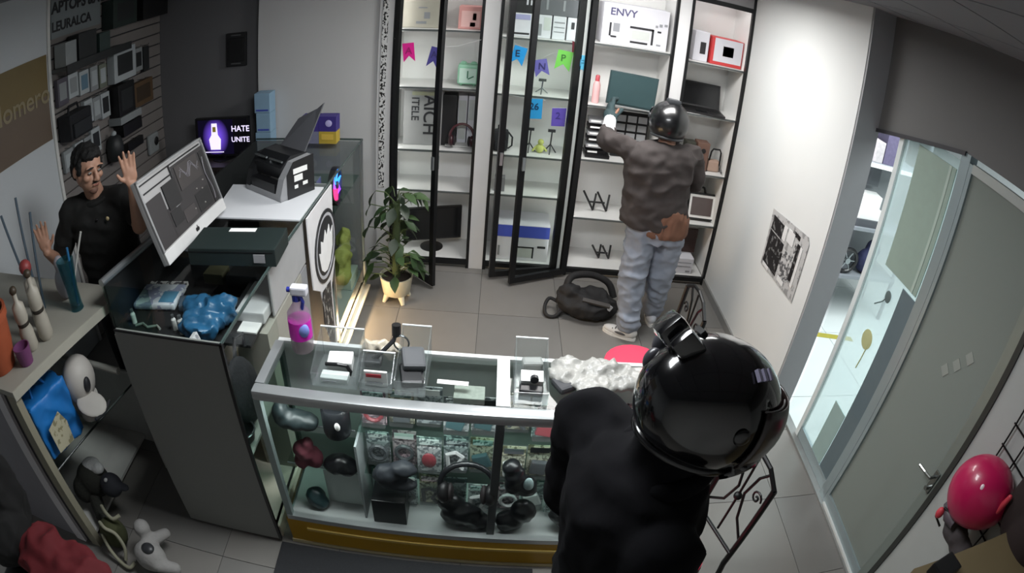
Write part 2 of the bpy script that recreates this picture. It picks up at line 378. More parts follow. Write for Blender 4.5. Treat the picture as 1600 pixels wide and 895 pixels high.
flag([(.215, 1.49), (.318, 1.497), (.322, 1.335), (.222, 1.328)], fy + .06, M('azure_paper', '#2b9be0', .6), 'blue rectangular price tag hanging in the second cabinet', '26', '#123a66')
flag([(.395, 1.43), (.505, 1.44), (.505, 1.29), (.40, 1.285)], fy + .06, M('purple_paper', '#6d55c0', .6), 'purple rectangular tag hanging beside the blue price tag', '2', '#4b3a92')
st = B(); tube(st, [(-.83, 4.455, 1.93), (-.722, 4.455, 1.897), (-.6, 4.455, 1.875), (-.5, 4.455, 1.868), (-.35, 4.455, 1.88), (-.18, 4.455, 1.94)], .0012, 5)
tag(obj('bunting_string', st, M('string_white', '#d8d8d8', .8)), 'thin string carrying the pink and dark violet flags', 'string')
st = B(); tube(st, [(-.045, 4.512, 1.97), (.12, 4.512, 1.902), (.265, 4.512, 1.815), (.36, 4.512, 1.87), (.455, 4.512, 1.902), (.565, 4.512, 1.975)], .0012, 5)
tag(obj('bunting_string', st, M('string_white', '#d8d8d8', .8)), 'thin string carrying the blue, lilac and green flags', 'string')
st = B(); tube(st, [(-.045, 4.512, 1.515), (.215, 4.512, 1.49), (.32, 4.512, 1.495), (.40, 4.512, 1.43), (.505, 4.512, 1.44), (.565, 4.512, 1.505)], .0012, 5)
tag(obj('bunting_string', st, M('string_white', '#d8d8d8', .8)), 'thin string carrying the two rectangular tags', 'string')

# ------------------------------------------------------------------ goods in the cabinets
def carton(name, label, lo, hi, mat, cat='box', group=None, face=None, lid=True, rot=None, prints=()):
    """a packed box with flap seam and printed panels on the face towards the room (y-)"""
    t = tag(obj(name, box(B(), lo, hi, rot, .004), mat), label, cat, group)
    for (u0, v0, u1, v1, m) in prints:
        w, h = hi[0] - lo[0], hi[2] - lo[2]
        pbox('printed_panel', m, t, (lo[0] + u0 * w, lo[1] - .0025, lo[2] + v0 * h), (lo[0] + u1 * w, lo[1] - .0005, lo[2] + v1 * h))
    if lid:
        pbox('tape', M('packing_tape', '#b9b39c', .3), t, ((lo[0] + hi[0]) / 2 - .02, lo[1] - .001, hi[2] - .03), ((lo[0] + hi[0]) / 2 + .02, hi[1], hi[2] + .001))
    return t
ink = M('print_black', '#232327', .6); inkg = M('print_grey', '#8b8d92', .6); lav = M('print_lavender', '#9d9dc4', .6); inkb = M('print_blue', '#4454b8', .6)
wcard = M('white_carton', '#cfcfd6', .6, var=.03)
# cabinet A
t = carton('beige_box', 'large beige box with a small dark print on top shelf of leftmost cabinet', (-.80, 4.60, 2.002), (-.50, 4.84, 2.27), M('beige_carton', '#aca79b', .7), prints=((.55, .28, .7, .48, inkg), (.35, .12, .62, .2, inkg), (.4, .6, .62, .64, inkg)), lid=False)
t = carton('pink_box', 'salmon pink gift box with figures on top shelf of leftmost cabinet', (-.37, 4.60, 2.002), (-.19, 4.78, 2.19), M('salmon_carton', '#d89d98', .6), prints=((.12, .1, .9, .8, M('salmon_pale', '#e8bdb8', .6)), (.5, .12, .72, .3, M('maroon_print', '#5a1c22', .6)), (.6, .4, .75, .7, M('rose_print', '#8a4a50', .6))), lid=False)
t = thing('mint_alarm_clock', 'mint green square clock under clear cover in leftmost cabinet', 'clock', (-.27, 4.66, 1.532))
mint = M('mint_plastic', '#9fd8b8', .4)
pbox('body', mint, t, (-.35, 4.61, 1.545), (-.19, 4.72, 1.71), None, .018); pbox('face', M('mint_pale', '#d2efe0', .5), t, (-.335, 4.605, 1.56), (-.205, 4.612, 1.68))
part('foot', mint, t, cyl, (-.32, 4.66, 1.532), (-.32, 4.66, 1.55), .012); part('foot', mint, t, cyl, (-.22, 4.66, 1.532), (-.22, 4.66, 1.55), .012)
pbox('hand', M('green_dark', '#3b7a5c', .5), t, (-.275, 4.601, 1.6), (-.266, 4.605, 1.66)); pbox('hand', M('green_dark', '#3b7a5c', .5), t, (-.27, 4.601, 1.6), (-.22, 4.605, 1.609), (0, -.5, 0))
part('bell', mint, t, ell, (-.31, 4.665, 1.715), (.025, .025, .016)); part('bell', mint, t, ell, (-.23, 4.665, 1.715), (.025, .025, .016))
t = thing('lettered_panel', 'tall grey panel with sideways black capitals in leftmost cabinet', 'sign', (-.59, 4.64, 1.012))
pn = pbox('board', M('sign_grey', '#8d8d8d', .6), t, (-.765, 4.64, 1.014), (-.455, 4.66, 1.475))
text('AICH', .145, (-.60, 4.638, 1.44), (0, 0, -1), (1, 0, 0), ink, t)
text('ITELE', .085, (-.70, 4.638, 1.42), (0, 0, -1), (1, 0, 0), ink, t)
pbox('top_label', M('sign_olive', '#97987f', .6), t, (-.70, 4.636, 1.435), (-.50, 4.64, 1.466))
carton('black_box', 'tall black box standing behind the maroon headphones', (-.455, 4.66, 1.014), (-.345, 4.80, 1.44), M('black_carton', '#1d1d1f', .5), lid=False)
carton('slim_white_box', 'slim white box standing left of its twin behind the headphones', (-.335, 4.72, 1.014), (-.262, 4.82, 1.43), wcard, lid=False, prints=((.1, .1, .9, .9, M('pale_print', '#bfc3c0', .6)),))
carton('slim_white_box', 'slim white box nearest the pilaster behind the headphones', (-.255, 4.72, 1.014), (-.185, 4.82, 1.43), wcard, lid=False, prints=((.1, .5, .9, .92, M('pale_print', '#bfc3c0', .6)),))
def headphones(name, label, c, R, mat, cup, lean=0):
    t = thing(name, label, 'headphones', (c[0], c[1], c[2] - R * .9)); cx, cy, cz = c
    part('headband', mat, t, tube, [(cx + R * math.cos(a), cy + .02 * math.sin(a), cz + R * 1.05 * math.sin(a)) for a in [PI * (1.12 - 1.24 * k / 16) for k in range(17)]], R * .11, 8, smooth=True)
    for s in (-1, 1):
        e = part('ear_cup', cup, t, ell, (cx + s * R * .86, cy - .012, cz - R * .35), (R * .26, R * .4, R * .5), smooth=True)
        part('cushion', M('cushion_black', '#201a1c', .7), e, ell, (cx + s * R * .62, cy - .012, cz - R * .35), (R * .14, R * .34, R * .44), smooth=True)
    return t
headphones('headphones', 'maroon over-ear headphones in leftmost cabinet', (-.285, 4.60, 1.115), .095, M('maroon_plastic', '#4a2228', .35), M('maroon_dark', '#33161c', .35))
carton('flat_grey_box', 'low grey box lying under the maroon headphones', (-.42, 4.62, 1.014), (-.20, 4.72, 1.028), M('pale_carton', '#b9b9b6', .6), lid=False)
def monitor(name, label, c, w, h, yaw, base_z, scr, shell, tilt=0, cat='monitor'):
    """flat screen on a stand; c = centre of the screen"""
    t = thing(name, label, cat, (c[0], c[1], base_z)); R = Euler((tilt, 0, yaw)).to_matrix(); C0 = Vector(c)
    def rb(nm, m, lo, hi, par, bev=0.):
        bm = B(); lo, hi = Vector(lo), Vector(hi); box(bm, lo, hi, None, bev); bmesh.ops.transform(bm, matrix=Matrix.Translation(C0) @ R.to_4x4(), verts=bm.verts); return obj(nm, bm, m, par)
    b = rb('housing', shell, (-w / 2, -.012, -h / 2), (w / 2, .022, h / 2), t, .004)
    rb('screen', scr, (-w / 2 + .012, -.0155, -h / 2 + .016), (w / 2 - .012, -.012, h / 2 - .012), b)
    n = R @ Vector((0, .03, -h * .1)) + C0
    if C0.z - h / 2 - base_z > .012: part('stand_neck', shell, t, cyl, (n.x, n.y, base_z + .008), n, .018, .016)
    part('stand_foot', shell, t, lathe, [(.10, 0), (.10, .006), (.03, .012)], (n.x, n.y, base_z))
    return t
scr_off = M('screen_off', '#17181a', .18)
monitor('monitor', 'dark switched-off monitor at the bottom of leftmost cabinet behind the plant', (-.50, 4.66, .31), .50, .30, math.radians(16), .07, scr_off, black)
# cabinet B
carton('dark_flat_box', 'black flat box at upper left of second cabinet', (.02, 4.60, 2.165), (.225, 4.85, 2.30), M('black_carton', '#1d1d1f', .5), lid=False, prints=((.55, .5, .62, .8, wcard), (.7, .5, .76, .8, wcard)))
carton('dark_grey_box', 'long dark grey box lying on the white printed boxes in second cabinet', (.235, 4.60, 2.165), (.555, 4.85, 2.31), M('slate_carton', '#5a5b61', .6), lid=False, prints=((.15, .3, .2, .9, inkg), (.55, .3, .6, .9, inkg)))
carton('white_product_box', 'white box with violet band, leftmost in second cabinet', (.03, 4.60, 1.972), (.185, 4.80, 2.163), wcard, lid=False, prints=((.08, .72, .92, .94, lav), (.1, .08, .92, .16, ink)))
carton('white_product_box', 'white box with grey pictures, second from left in second cabinet', (.205, 4.60, 1.972), (.335, 4.80, 2.163), wcard, lid=False, prints=((.05, .1, .45, .6, inkg), (.55, .35, .95, .9, M('pale_print', '#bfc3c0', .6))))
carton('white_product_box', 'white box with fine print, third from left in second cabinet', (.345, 4.60, 1.972), (.445, 4.80, 2.163), wcard, lid=False, prints=((.1, .7, .9, .76, inkg), (.1, .5, .9, .54, inkg), (.1, .3, .9, .34, inkg)))
carton('white_product_box', 'plain white box, rightmost in second cabinet', (.455, 4.60, 1.972), (.555, 4.80, 2.163), wcard, lid=False, prints=((.3, .5, .55, .8, ink),))
def tripod(name, label, x, y, z, h, mat, arms=False):
    t = thing(name, label, 'stand', (x, y, z))
    part('column', mat, t, cyl, (x, y, z + h * .35), (x + .004, y, z + h), .006)
    for k in range(3):
        a = k * 2 * PI / 3 + .4; part('leg', mat, t, cyl, (x + .055 * math.cos(a), y + .055 * math.sin(a), z), (x, y, z + h * .4), .005)
    bm = B(); box(bm, (x - .03, y - .008, z + h - .01), (x + .03, y + .008, z + h + .012)); obj('clamp', bm, mat, t); return t
tripod('phone_tripod', 'small silver phone tripod beside the lilac flag', .31, 4.64, 1.512, .11, steel)
t = thing('black_bag', 'small black bag with carrying loop in second cabinet', 'bag', (.02, 4.64, 1.01)); bk = M('black_fabric', '#1b1c20', .85, bump=.3, scale=60)
part('body', bk, t, box, (-.035, 4.58, 1.012), (.085, 4.68, 1.19), None, .03, smooth=True); part('pocket', bk, t, box, (-.02, 4.562, 1.03), (.07, 4.585, 1.11), None, .01, smooth=True)
part('loop', bk, t, tube, [(.0, 4.63, 1.18), (.0, 4.63, 1.22), (.025, 4.63, 1.235), (.05, 4.63, 1.22), (.05, 4.63, 1.18)], .006); part('strap', bk, t, tube, [(.08, 4.63, 1.17), (.115, 4.62, 1.13), (.115, 4.62, 1.06), (.085, 4.63, 1.03)], .007)
tripod('ring_stand', 'left thin grey stand under the blue price tag', .255, 4.66, 1.01, .19, dark); tripod('ring_stand', 'right thin grey stand under the purple tag', .425, 4.66, 1.01, .19, dark)
t = thing('toy_figure', 'small yellow-green toy between the two thin stands', 'toy', (.34, 4.64, 1.01)); yg = M('yellow_green', '#b9bf6a', .5)
part('body', yg, t, ell, (.34, 4.64, 1.05), (.035, .03, .04), smooth=True); part('head', yg, t, ell, (.345, 4.635, 1.105), .025, smooth=True); part('arm', yg, t, cap, (.31, 4.64, 1.06), .01, (.285, 4.63, 1.03), .008); part('arm', yg, t, cap, (.37, 4.64, 1.06), .01, (.395, 4.63, 1.035), .008)
carton('small_grey_box', 'small grey box at the left end of the second cabinet', (0.0, 4.58, .672), (.085, 4.66, .79), M('grey_carton', '#77777a', .6), lid=False)
t = carton('printer_box', 'white and blue printer carton at the bottom of second cabinet', (.03, 4.54, .072), (.49, 4.83, .40), wcard, lid=False, prints=((.0, .66, 1.0, .98, inkb), (.42, .1, .72, .38, M('pale_print', '#bfc3c0', .6)), (.4, .36, .74, .4, ink), (.71, .08, .74, .4, ink), (.08, .12, .12, .4, inkg), (.8, .38, .95, .44, ink)))
# cabinet C
t = thing('printer_carton', 'large white printer carton on top shelf of the opened cabinet', 'box', (.985, 4.66, 1.992))
R = Euler((0, 0, -.06)).to_matrix()
bx = pbox('carton', wcard, t, (.715, 4.56, 1.994), (1.235, 4.83, 2.33), None, .004)
text('ENVY', .085, (.765, 4.5565, 2.235), (1, 0, 0), (0, 0, 1), M('print_violet', '#4c4a70', .6), t)
for lo, hi, m in (((.93, 2.145), (1.12, 2.163), ink), ((1.105, 2.03), (1.122, 2.16), ink), ((.94, 2.025), (1.08, 2.042), ink), ((.95, 2.06), (1.09, 2.13), M('pale_print', '#bfc3c0', .6)), ((.77, 2.06), (.785, 2.17), ink), ((.785, 2.05), (.83, 2.065), ink), ((.80, 2.1), (.85, 2.17), inkg), ((1.15, 2.14), (1.18, 2.155), ink), ((1.13, 2.18), (1.15, 2.2), inkg), ((1.16, 2.19), (1.185, 2.215), inkg), ((1.2, 2.2), (1.225, 2.22), inkg), ((1.15, 2.03), (1.185, 2.045), inkg)):
    pbox('printed_panel', m, t, (lo[0], 4.557, lo[1]), (hi[0], 4.5595, hi[1]))
t = thing('pink_bottle', 'slim pink and white bottle at the left of the opened cabinet', 'bottle', (.735, 4.62, 1.485))
part('body', M('pink_plastic', '#d9a8a8', .4), t, lathe, [(.028, 0), (.03, .02), (.03, .15), (.018, .18)], (.735, 4.62, 1.487), smooth=True); part('cap', M('rose_cap', '#b04a52', .4), t, lathe, [(.018, 0), (.018, .04), (.012, .05)], (.735, 4.62, 1.667), smooth=True)
t = thing('keyboard_pack', 'upright stack of silver and black keyboards left of the raised glove', 'keyboard', (.80, 4.64, 1.03)); kg = M('silver_plastic', '#a9abae', .35, .4)
for i in range(6):
    z = 1.06 + i * .052; pbox('keyboard', kg if i % 2 else black, t, (.705, 4.60, z), (.88, 4.72, z + .03), (.05, 0, 0)); pbox('label', paper, t, (.72, 4.597, z + .008), (.80, 4.60, z + .022))
pbox('base', black, t, (.70, 4.57, 1.032), (.90, 4.75, 1.058))
t = thing('keypad_board', 'black framed grey keypad standing behind the raised arm', 'keyboard', (1.06, 4.70, 1.03))
pbox('frame', black, t, (.925, 4.70, 1.032), (1.215, 4.725, 1.43), (-.08, 0, 0))
for i in range(4):
    for j in range(3): pbox('key', kg, t, (.945 + j * .09, 4.688 + .003 * i, 1.11 + i * .075), (1.02 + j * .09, 4.70 + .003 * i, 1.165 + i * .075), (-.08, 0, 0))
def xstand(name, label, x, y, z, s):
    t = thing(name, label, 'stand', (x, y, z))
    for dx in (0, s * .45):
        part('rail', black, t, cyl, (x - s * .5 + dx, y - .03, z + s * .75), (x - s * .1 + dx, y + .02, z + .01), .009); part('prop', black, t, cyl, (x - s * .1 + dx, y + .02, z + .01), (x + .0 + dx, y + .1, z + s * .5), .009)
    part('crossbar', black, t, cyl, (x - s * .3, y, z + s * .35), (x + s * .25, y, z + s * .35), .008); return t
xstand('laptop_stand', 'folded black laptop stand on a shelf left of the person in jeans', .87, 4.66, .522, .26)
xstand('laptop_stand', 'lower black laptop stand on the cabinet bottom beside the jeans', .98, 4.66, .072, .2)
# cabinet D
redc = M('red_carton', '#c23a3c', .5)
carton('white_device_box', 'narrow white box with dark picture, rightmost cabinet top shelf', (1.475, 4.60, 1.967), (1.60, 4.75, 2.22), wcard, lid=False, prints=((.42, .25, .8, .65, ink),))
carton('red_white_box', 'white box with red edges and dark picture, rightmost cabinet', (1.62, 4.58, 1.967), (1.90, 4.76, 2.20), redc, lid=False, prints=((.08, .12, .97, .98, wcard), (.36, .35, .7, .72, ink)))
def laptop(name, label, c, w, d, yaw, open_deg, body, scr, roll=None):
    """hinge at c; keyboard towards -y before yaw"""
    t = thing(name, label, 'laptop', c); Rz = Matrix.Translation(c) @ Matrix.Rotation(yaw, 4, 'Z')
    def rb(nm, m, lo, hi, par, rx=0.):
        bm = B(); box(bm, lo, hi); bmesh.ops.transform(bm, matrix=Rz @ Matrix.Rotation(rx, 4, 'X'), verts=bm.verts); return obj(nm, bm, m, par)
    b = rb('base', body, (-w / 2, -d, 0), (w / 2, 0, .016), t)
    for i in range(4): rb('key_row', M('key_black', '#0f0f11', .6), (-w / 2 + .02, -d * .42 - i * .024 + .03, .016), (w / 2 - .02, -d * .42 - i * .024 + .049, .018), b)
    rb('touchpad', scr, (-.05, -d + .012, .016), (.05, -d * .62, .0175), b)
    rx = math.radians(open_deg - 90)
    l = rb('lid', body, (-w / 2, -.004, .012), (w / 2, .006, d), t, -rx); rb('screen', scr, (-w / 2 + .01, -.0055, .03), (w / 2 - .01, -.0042, d - .012), l, -rx); return t
laptop('laptop', 'open black laptop in the rightmost cabinet above the helmet', (1.63, 4.76, 1.532), .40, .235, math.radians(-6), 112, M('laptop_black', '#222123', .4), scr_off)
def speaker(name, label, lo, hi, m):
    t = tag(obj(name, box(B(), lo, hi, None, .006), m), label, 'speaker'); cx = (lo[0] + hi[0]) / 2; h = hi[2] - lo[2]
    for f, r in ((.3, .3), (.72, .2)): part('cone', black, t, cyl, (cx, lo[1] - .003, lo[2] + h * f), (cx, lo[1] + .004, lo[2] + h * f), (hi[0] - lo[0]) * r)
    return t
speaker('desk_speaker', 'dark olive desk speaker beside its brown twin in rightmost cabinet', (1.545, 4.62, 1.022), (1.635, 4.72, 1.26), M('olive_wood', '#3a3a32', .5)); speaker('desk_speaker', 'brown desk speaker in rightmost cabinet above the elbow', (1.645, 4.60, 1.022), (1.755, 4.72, 1.27), M('brown_wood', '#6e5348', .5))
t = thing('tan_pouch', 'tan case with black handle and cord at the right of rightmost cabinet', 'case', (1.83, 4.66, 1.02))
pbox('case', M('tan_leather', '#ad9384', .6), t, (1.77, 4.62, 1.022), (1.88, 4.7, 1.12), None, .015); part('handle', black, t, tube, [(1.78, 4.64, 1.11), (1.785, 4.63, 1.20), (1.80, 4.63, 1.225), (1.86, 4.63, 1.225), (1.875, 4.63, 1.2), (1.875, 4.62, 1.09), (1.89, 4.57, 1.035)], .008)
t = thing('tablet_case', 'tablet in a black and white bumper case with carrying handle', 'tablet', (1.79, 4.64, .557)); R = Euler((-.2, 0, -.05)).to_matrix()
pbox('bumper', black, t, (1.66, 4.625, .562), (1.925, 4.655, .80), (-.2, 0, -.03), .012); pbox('white_frame', paper, t, (1.675, 4.618, .58), (1.908, 4.645, .785), (-.2, 0, -.03)); pbox('screen', M('screen_brown', '#5d5352', .15), t, (1.693, 4.614, .605), (1.888, 4.64, .765), (-.2, 0, -.03))
t.location.z += .006; part('handle', black, t, tube, [(1.70, 4.66, .80), (1.71, 4.665, .845), (1.75, 4.667, .86), (1.80, 4.667, .85), (1.82, 4.665, .80)], .01)
carton('white_carton', 'white carton on the floor of rightmost cabinet beside the jeans', (1.59, 4.53, .072), (1.80, 4.74, .22), wcard, lid=False, prints=((.1, .7, .9, .74, inkg), (.1, .45, .9, .49, inkg), (.7, .1, .9, .2, inkg)))
carton('brown_slab', 'dark brown flat device leaning on the white carton', (1.615, 4.66, .222), (1.83, 4.69, .45), M('dark_brown_plastic', '#3a2521', .35), 'device', lid=False)

# ================================================================== LONG GLASS COUNTER
t = thing('glass_counter', 'long L-shaped glass counter with grey end panel and white sheet on top', 'counter', (-1.3, 2.8, 0)); LC = t
greyend = M('counter_end_grey', '#7d7e7b', .55, var=.03, scale=6); inner = M('counter_inner_dark', '#1c1d1f', .6); cream = M('counter_inner_cream', '#cfcabb', .6); beige = M('counter_beige', '#9a9990', .55)
pbox('end_panel', greyend, t, (-1.5, 1.565, .02), (-.957, 1.585, 1.24))
pbox('recess_panel', M('recess_grey', '#777876', .6), t, (-1.80, 1.87, .02), (-1.50, 1.89, .97)); pbox('recess_side', greyend, t, (-1.50, 1.585, .02), (-1.485, 1.89, .97)); pbox('recess_glass', greeng, t, (-1.80, 1.88, .97), (-1.50, 1.886, 1.238))
pbox('edge_strip', black, t, (-.962, 1.56, .02), (-.948, 1.574, 1.245)); pbox('top_edge', black, t, (-1.5, 1.56, 1.238), (-.95, 1.568, 1.246))
pbox('left_panel', inner, t, (-1.80, 1.89, .0), (-1.785, 3.99, 1.235)); pbox('far_panel', M('counter_far', '#7d7f82', .5), t, (-1.785, 3.975, 0), (-.97, 3.99, 1.235))
pbox('bottom_panel', cream, t, (-1.785, 1.90, .06), (-.97, 3.975, .085)); pbox('bottom_panel', cream, t, (-1.485, 1.585, .06), (-.97, 1.90, .085))
pbox('kick_board', M('kick_cream', '#ece6d4', .5), t, (-.985, 1.6, 0), (-.955, 4.0, .085)); pbox('kick_shelf', M('kick_cream', '#ece6d4', .5), t, (-.955, 3.1, .045), (-.915, 4.0, .06))
pbox('inner_shelf', inner, t, (-1.785, 1.90, .975), (-1.0, 2.62, .99)); pbox('inner_shelf', inner, t, (-1.485, 1.585, .975), (-1.14, 1.90, .99))
pbox('inner_shelf', glass('shelf_glass', '#eaf4f0', .4), t, (-1.78, 3.2, .977), (-.975, 3.97, .985)); pbox('inner_shelf', M('counter_low_shelf', '#b7b9b2', .5), t, (-1.48, 1.59, .60), (-.975, 2.0, .615))
pbox('inner_back', M('counter_back_grey', '#7a7f80', .6), t, (-1.45, 3.16, .085), (-1.43, 3.97, 1.235)); pbox('divider', M('counter_divider', '#8e8f90', .5), t, (-1.43, 3.14, .085), (-.975, 3.155, 1.235))
pbox('drawer_body', beige, t, (-1.14, 2.02, .085), (-.962, 2.56, .97)); pbox('upper_panel', M('counter_upper_panel', '#a6a7a8', .4), t, (-.972, 2.14, .985), (-.964, 2.66, 1.235)); pbox('lower_panel', M('counter_lower_panel', '#8b8d90', .5), t, (-.972, 2.56, .085), (-.964, 2.66, .97))
gt = obj('glass_top', prism(B(), [(-1.5, 1.565, 1.24), (-.955, 1.565, 1.24), (-.955, 4.0, 1.24), (-1.80, 4.0, 1.24), (-1.80, 1.88, 1.24), (-1.5, 1.88, 1.24)], (0, 0, .008)), clear, t)
pbox('side_glass', clear, t, (-.962, 3.155, .085), (-.956, 3.985, 1.24)); pbox('side_glass', clear, t, (-.962, 1.585, .62), (-.956, 2.14, 1.24))
dk_edge = M('glass_edge_dark', '#3c4a48', .2)
pbox('top_rim', dk_edge, t, (-.958, 1.565, 1.238), (-.950, 4.0, 1.25)); pbox('far_rim', dk_edge, t, (-1.8, 3.994, 1.238), (-.955, 4.004, 1.25)); pbox('corner_post', alu, t, (-.964, 3.975, .06), (-.948, 3.995, 1.24)); pbox('corner_post', alu, t, (-.964, 3.145, .06), (-.950, 3.16, 1.24))
part('silver_rail', alu, t, cyl, (-1.80, 1.88, 1.25), (-1.735, 2.37, 1.25), .02)
# poster with ring on the counter side
t = thing('emblem_panel', 'white panel with black ring and pale leaf emblem on the counter side', 'sign', (-.945, 2.86, .2))
px = -.946; wh = M('emblem_white', '#e0e0e2', .45); bl = M('emblem_black', '#2a2a2d', .4)
obj('board', prism(B(), [(px, 2.66, 1.235), (px, 3.14, 1.235), (px, 3.13, .75), (px, 3.02, .62), (px, 3.03, .12), (px, 2.97, .12), (px, 2.80, .72), (px, 2.68, .80)], (.008, 0, 0)), wh, t)
def ringpoly(bm, cy, cz, r0, r1, x0, x1, n=32):
    a = [(math.cos(2 * PI * k / n), math.sin(2 * PI * k / n)) for k in range(n)]
    L = [[bm.verts.new((x, cy + r * c, cz + r * s)) for c, s in a] for x, r in ((x0, r0), (x1, r0), (x1, r1), (x0, r1))]
    for A, Bq in zip(L, L[1:] + L[:1]):
        for k in range(n): bm.faces.new((A[k], A[(k + 1) % n], Bq[(k + 1) % n], Bq[k]))
    bmesh.ops.recalc_face_normals(bm, faces=bm.faces[:])
part('ring', bl, t, ringpoly, 2.95, .935, .195, .215, px + .006, px + .014); part('ring', M('emblem_grey', '#b9bac0', .4), t, ringpoly, 2.95, .935, .175, .193, px + .006, px + .013)
obj('dark_disc', prism(B(), [(px + .008, 2.95 + .172 * math.cos(a), .935 + .172 * math.sin(a)) for a in [2 * PI * k / 28 for k in range(28)]], (.003, 0, 0)), bl, t)
obj('leaf_shape', prism(B(), [(px + .0105, 2.95 + y, .935 + z) for y, z in ((-.11, -.10), (-.14, .02), (-.10, .0), (-.09, .07), (-.04, .04), (0, .10), (.03, .05), (.08, .10), (.10, .03), (.15, .06), (.13, -.06), (.07, -.13), (0, -.155), (-.06, -.14))], (.003, 0, 0)), M('emblem_bright', '#f2f2f2', .5), t)
obj('pattern_panel', prism(B(), [(px + .006, 2.82, .70), (px + .006, 3.0, .68), (px + .006, 2.99, .15), (px + .006, 2.90, .25), (px + .006, 2.80, .50)], (.004, 0, 0)), print_mat('dark_pattern', '#2b2c30', '#a0a09b', 26, .56, (1, 1, .6)), t)
# things inside the far half of the counter
t = thing('lit_fan', 'computer fan glowing pink and blue inside the glass counter', 'fan', (-1.0, 3.45, .985)); fc = (-1.0, 3.45, 1.108)
part('housing', black, t, ringpoly, fc[1], fc[2], .105, .120, -1.025, -.99)
for k in range(7):
    a = 2 * PI * k / 7; m = (M('fan_pink', '#ff2e6e', .4, emit=2.0, var=0), M('fan_violet', '#9a48ff', .4, emit=1.8, var=0), M('fan_blue', '#2f8cff', .4, emit=2.2, var=0))[(2, 2, 2, 1, 0, 0, 1)[k]]
    bm = B(); box(bm, (-.004, .02, -.03), (.004, .1, .03)); bmesh.ops.transform(bm, matrix=Matrix.Translation((-1.005, fc[1], fc[2])) @ Matrix.Rotation(a, 4, 'X') @ Matrix.Rotation(.3, 4, 'Y'), verts=bm.verts); obj('blade', bm, m, t)
part('hub', black, t, cyl, (-1.02, fc[1], fc[2]), (-.988, fc[1], fc[2]), .025); pbox('foot', black, t, (-1.04, 3.40, .985), (-.98, 3.50, .992))
t = thing('boxed_speaker', 'grey boxed speaker with round cone inside the counter beside the scanner', 'speaker', (-1.2, 3.3, .985)); pbox('housing', M('speaker_grey', '#5d6567', .5), t, (-1.29, 3.34, .987), (-1.10, 3.44, 1.17)); part('cone', M('speaker_cone', '#8f9799', .5), t, ringpoly, 0, 0, .035, .055, 0, .01).location = Vector((.012, .03, .09))
tag(obj('green_cloth', fuse(ell(ell(ell(B(), (-1.06, 3.74, .40), (.06, .09, .11)), (-1.07, 3.82, .52), (.05, .06, .11)), (-1.06, 3.68, .31), (.07, .09, .05)), .012, 2, .03, (12, 12, 9)), M('lime_cloth', '#7c8640', .8, bump=.4, scale=25), smooth=True), 'crumpled yellow-green cloth inside the far end of the glass counter', 'cloth')
pbox('inner_shelf', M('low_glass_edge', '#7f8f8a', .3), LC, (-1.42, 3.2, .19), (-.975, 3.97, .2))
carton('dark_case', 'dark case standing behind the yellow-green cloth in the counter', (-1.30, 3.42, .202), (-1.16, 3.92, .80), M('dark_case_grey', '#3a3d3d', .5), 'case', lid=False)
carton('pale_green_box', 'pale green box lying low inside the counter by the cloth', (-1.12, 3.66, .202), (-.985, 3.90, .285), M('sage_box', '#9db0a2', .6), lid=False)
# near half of the counter: black bag, papers, bowl, display goods
t = thing('black_shoulder_bag', 'black oval bag standing inside the near corner of the glass counter', 'bag', (-1.04, 1.76, .615))
part('body', bk, t, lambda bm: (ell(bm, (-1.02, 1.78, .83), (.045, .13, .215), (.42, 0, 0))), smooth=True); pbox('tag', alu, t, (-.975, 1.775, .745), (-.968, 1.79, .80)); part('strap', bk, t, tube, [(-1.02, 1.88, 1.0), (-1.03, 1.90, 1.05), (-1.05, 1.85, 1.06), (-1.04, 1.80, .99)], .009)
tag(obj('marbled_sheet', box(B(), (-1.12, 1.60, .75), (-1.10, 1.73, 1.17), (0, -.3, 0)), print_mat('marble_print', '#c9c9cb', '#8d8d92', 24, .58)), 'pale marbled sheet standing in the near corner of the counter', 'paper')
t = thing('wire_bowl', 'silver-rimmed dark bowl low in the near corner of the counter', 'bowl', (-1.03, 1.68, .618)); part('bowl', dark, t, lathe, [(.03, 0), (.055, .03), (.065, .08), (.06, .08), (.05, .035), (.02, .012)], (-1.03, 1.67, .618), smooth=True); part('rim', steel, t, tube, [(-1.03 + .064 * math.cos(a), 1.67 + .064 * math.sin(a), .70) for a in [2 * PI * k / 20 for k in range(20)]], .005, 6, True)
t = thing('white_printer', 'white flat printer lying on the drawers inside the glass counter', 'printer', (-1.06, 2.25, .99))
pbox('body', M('printer_white', '#c4c5c6', .45), t, (-1.135, 2.06, .992), (-.985, 2.44, 1.05), None, .008); pbox('paper_slot', dark, t, (-1.16, 2.10, 1.0), (-1.137, 2.40, 1.045)); pbox('tray', paper, t, (-1.10, 1.98, .992), (-1.0, 2.06, 1.0))
t = thing('silver_pouch', 'silver-blue padded pouch lying at the left under the glass top', 'pouch', (-1.66, 2.17, .99)); pbox('pouch', print_mat('foil_print', '#9fa6c0', '#dfe6ee', 18, .5, (1, 1, 1), .25), t, (-1.80 + .02, 2.07, .995), (-1.52, 2.27, 1.03), (0, 0, .12), .012); pbox('header', print_mat('header_print', '#d6d6d6', '#3b3b40', 40, .5), t, (-1.78, 2.27, 1.0), (-1.54, 2.31, 1.02), (0, 0, .12)); pbox('label', M('pouch_blue', '#5a8fae', .4), t, (-1.62, 2.10, 1.0), (-1.53, 2.2, 1.033), (0, 0, .12))
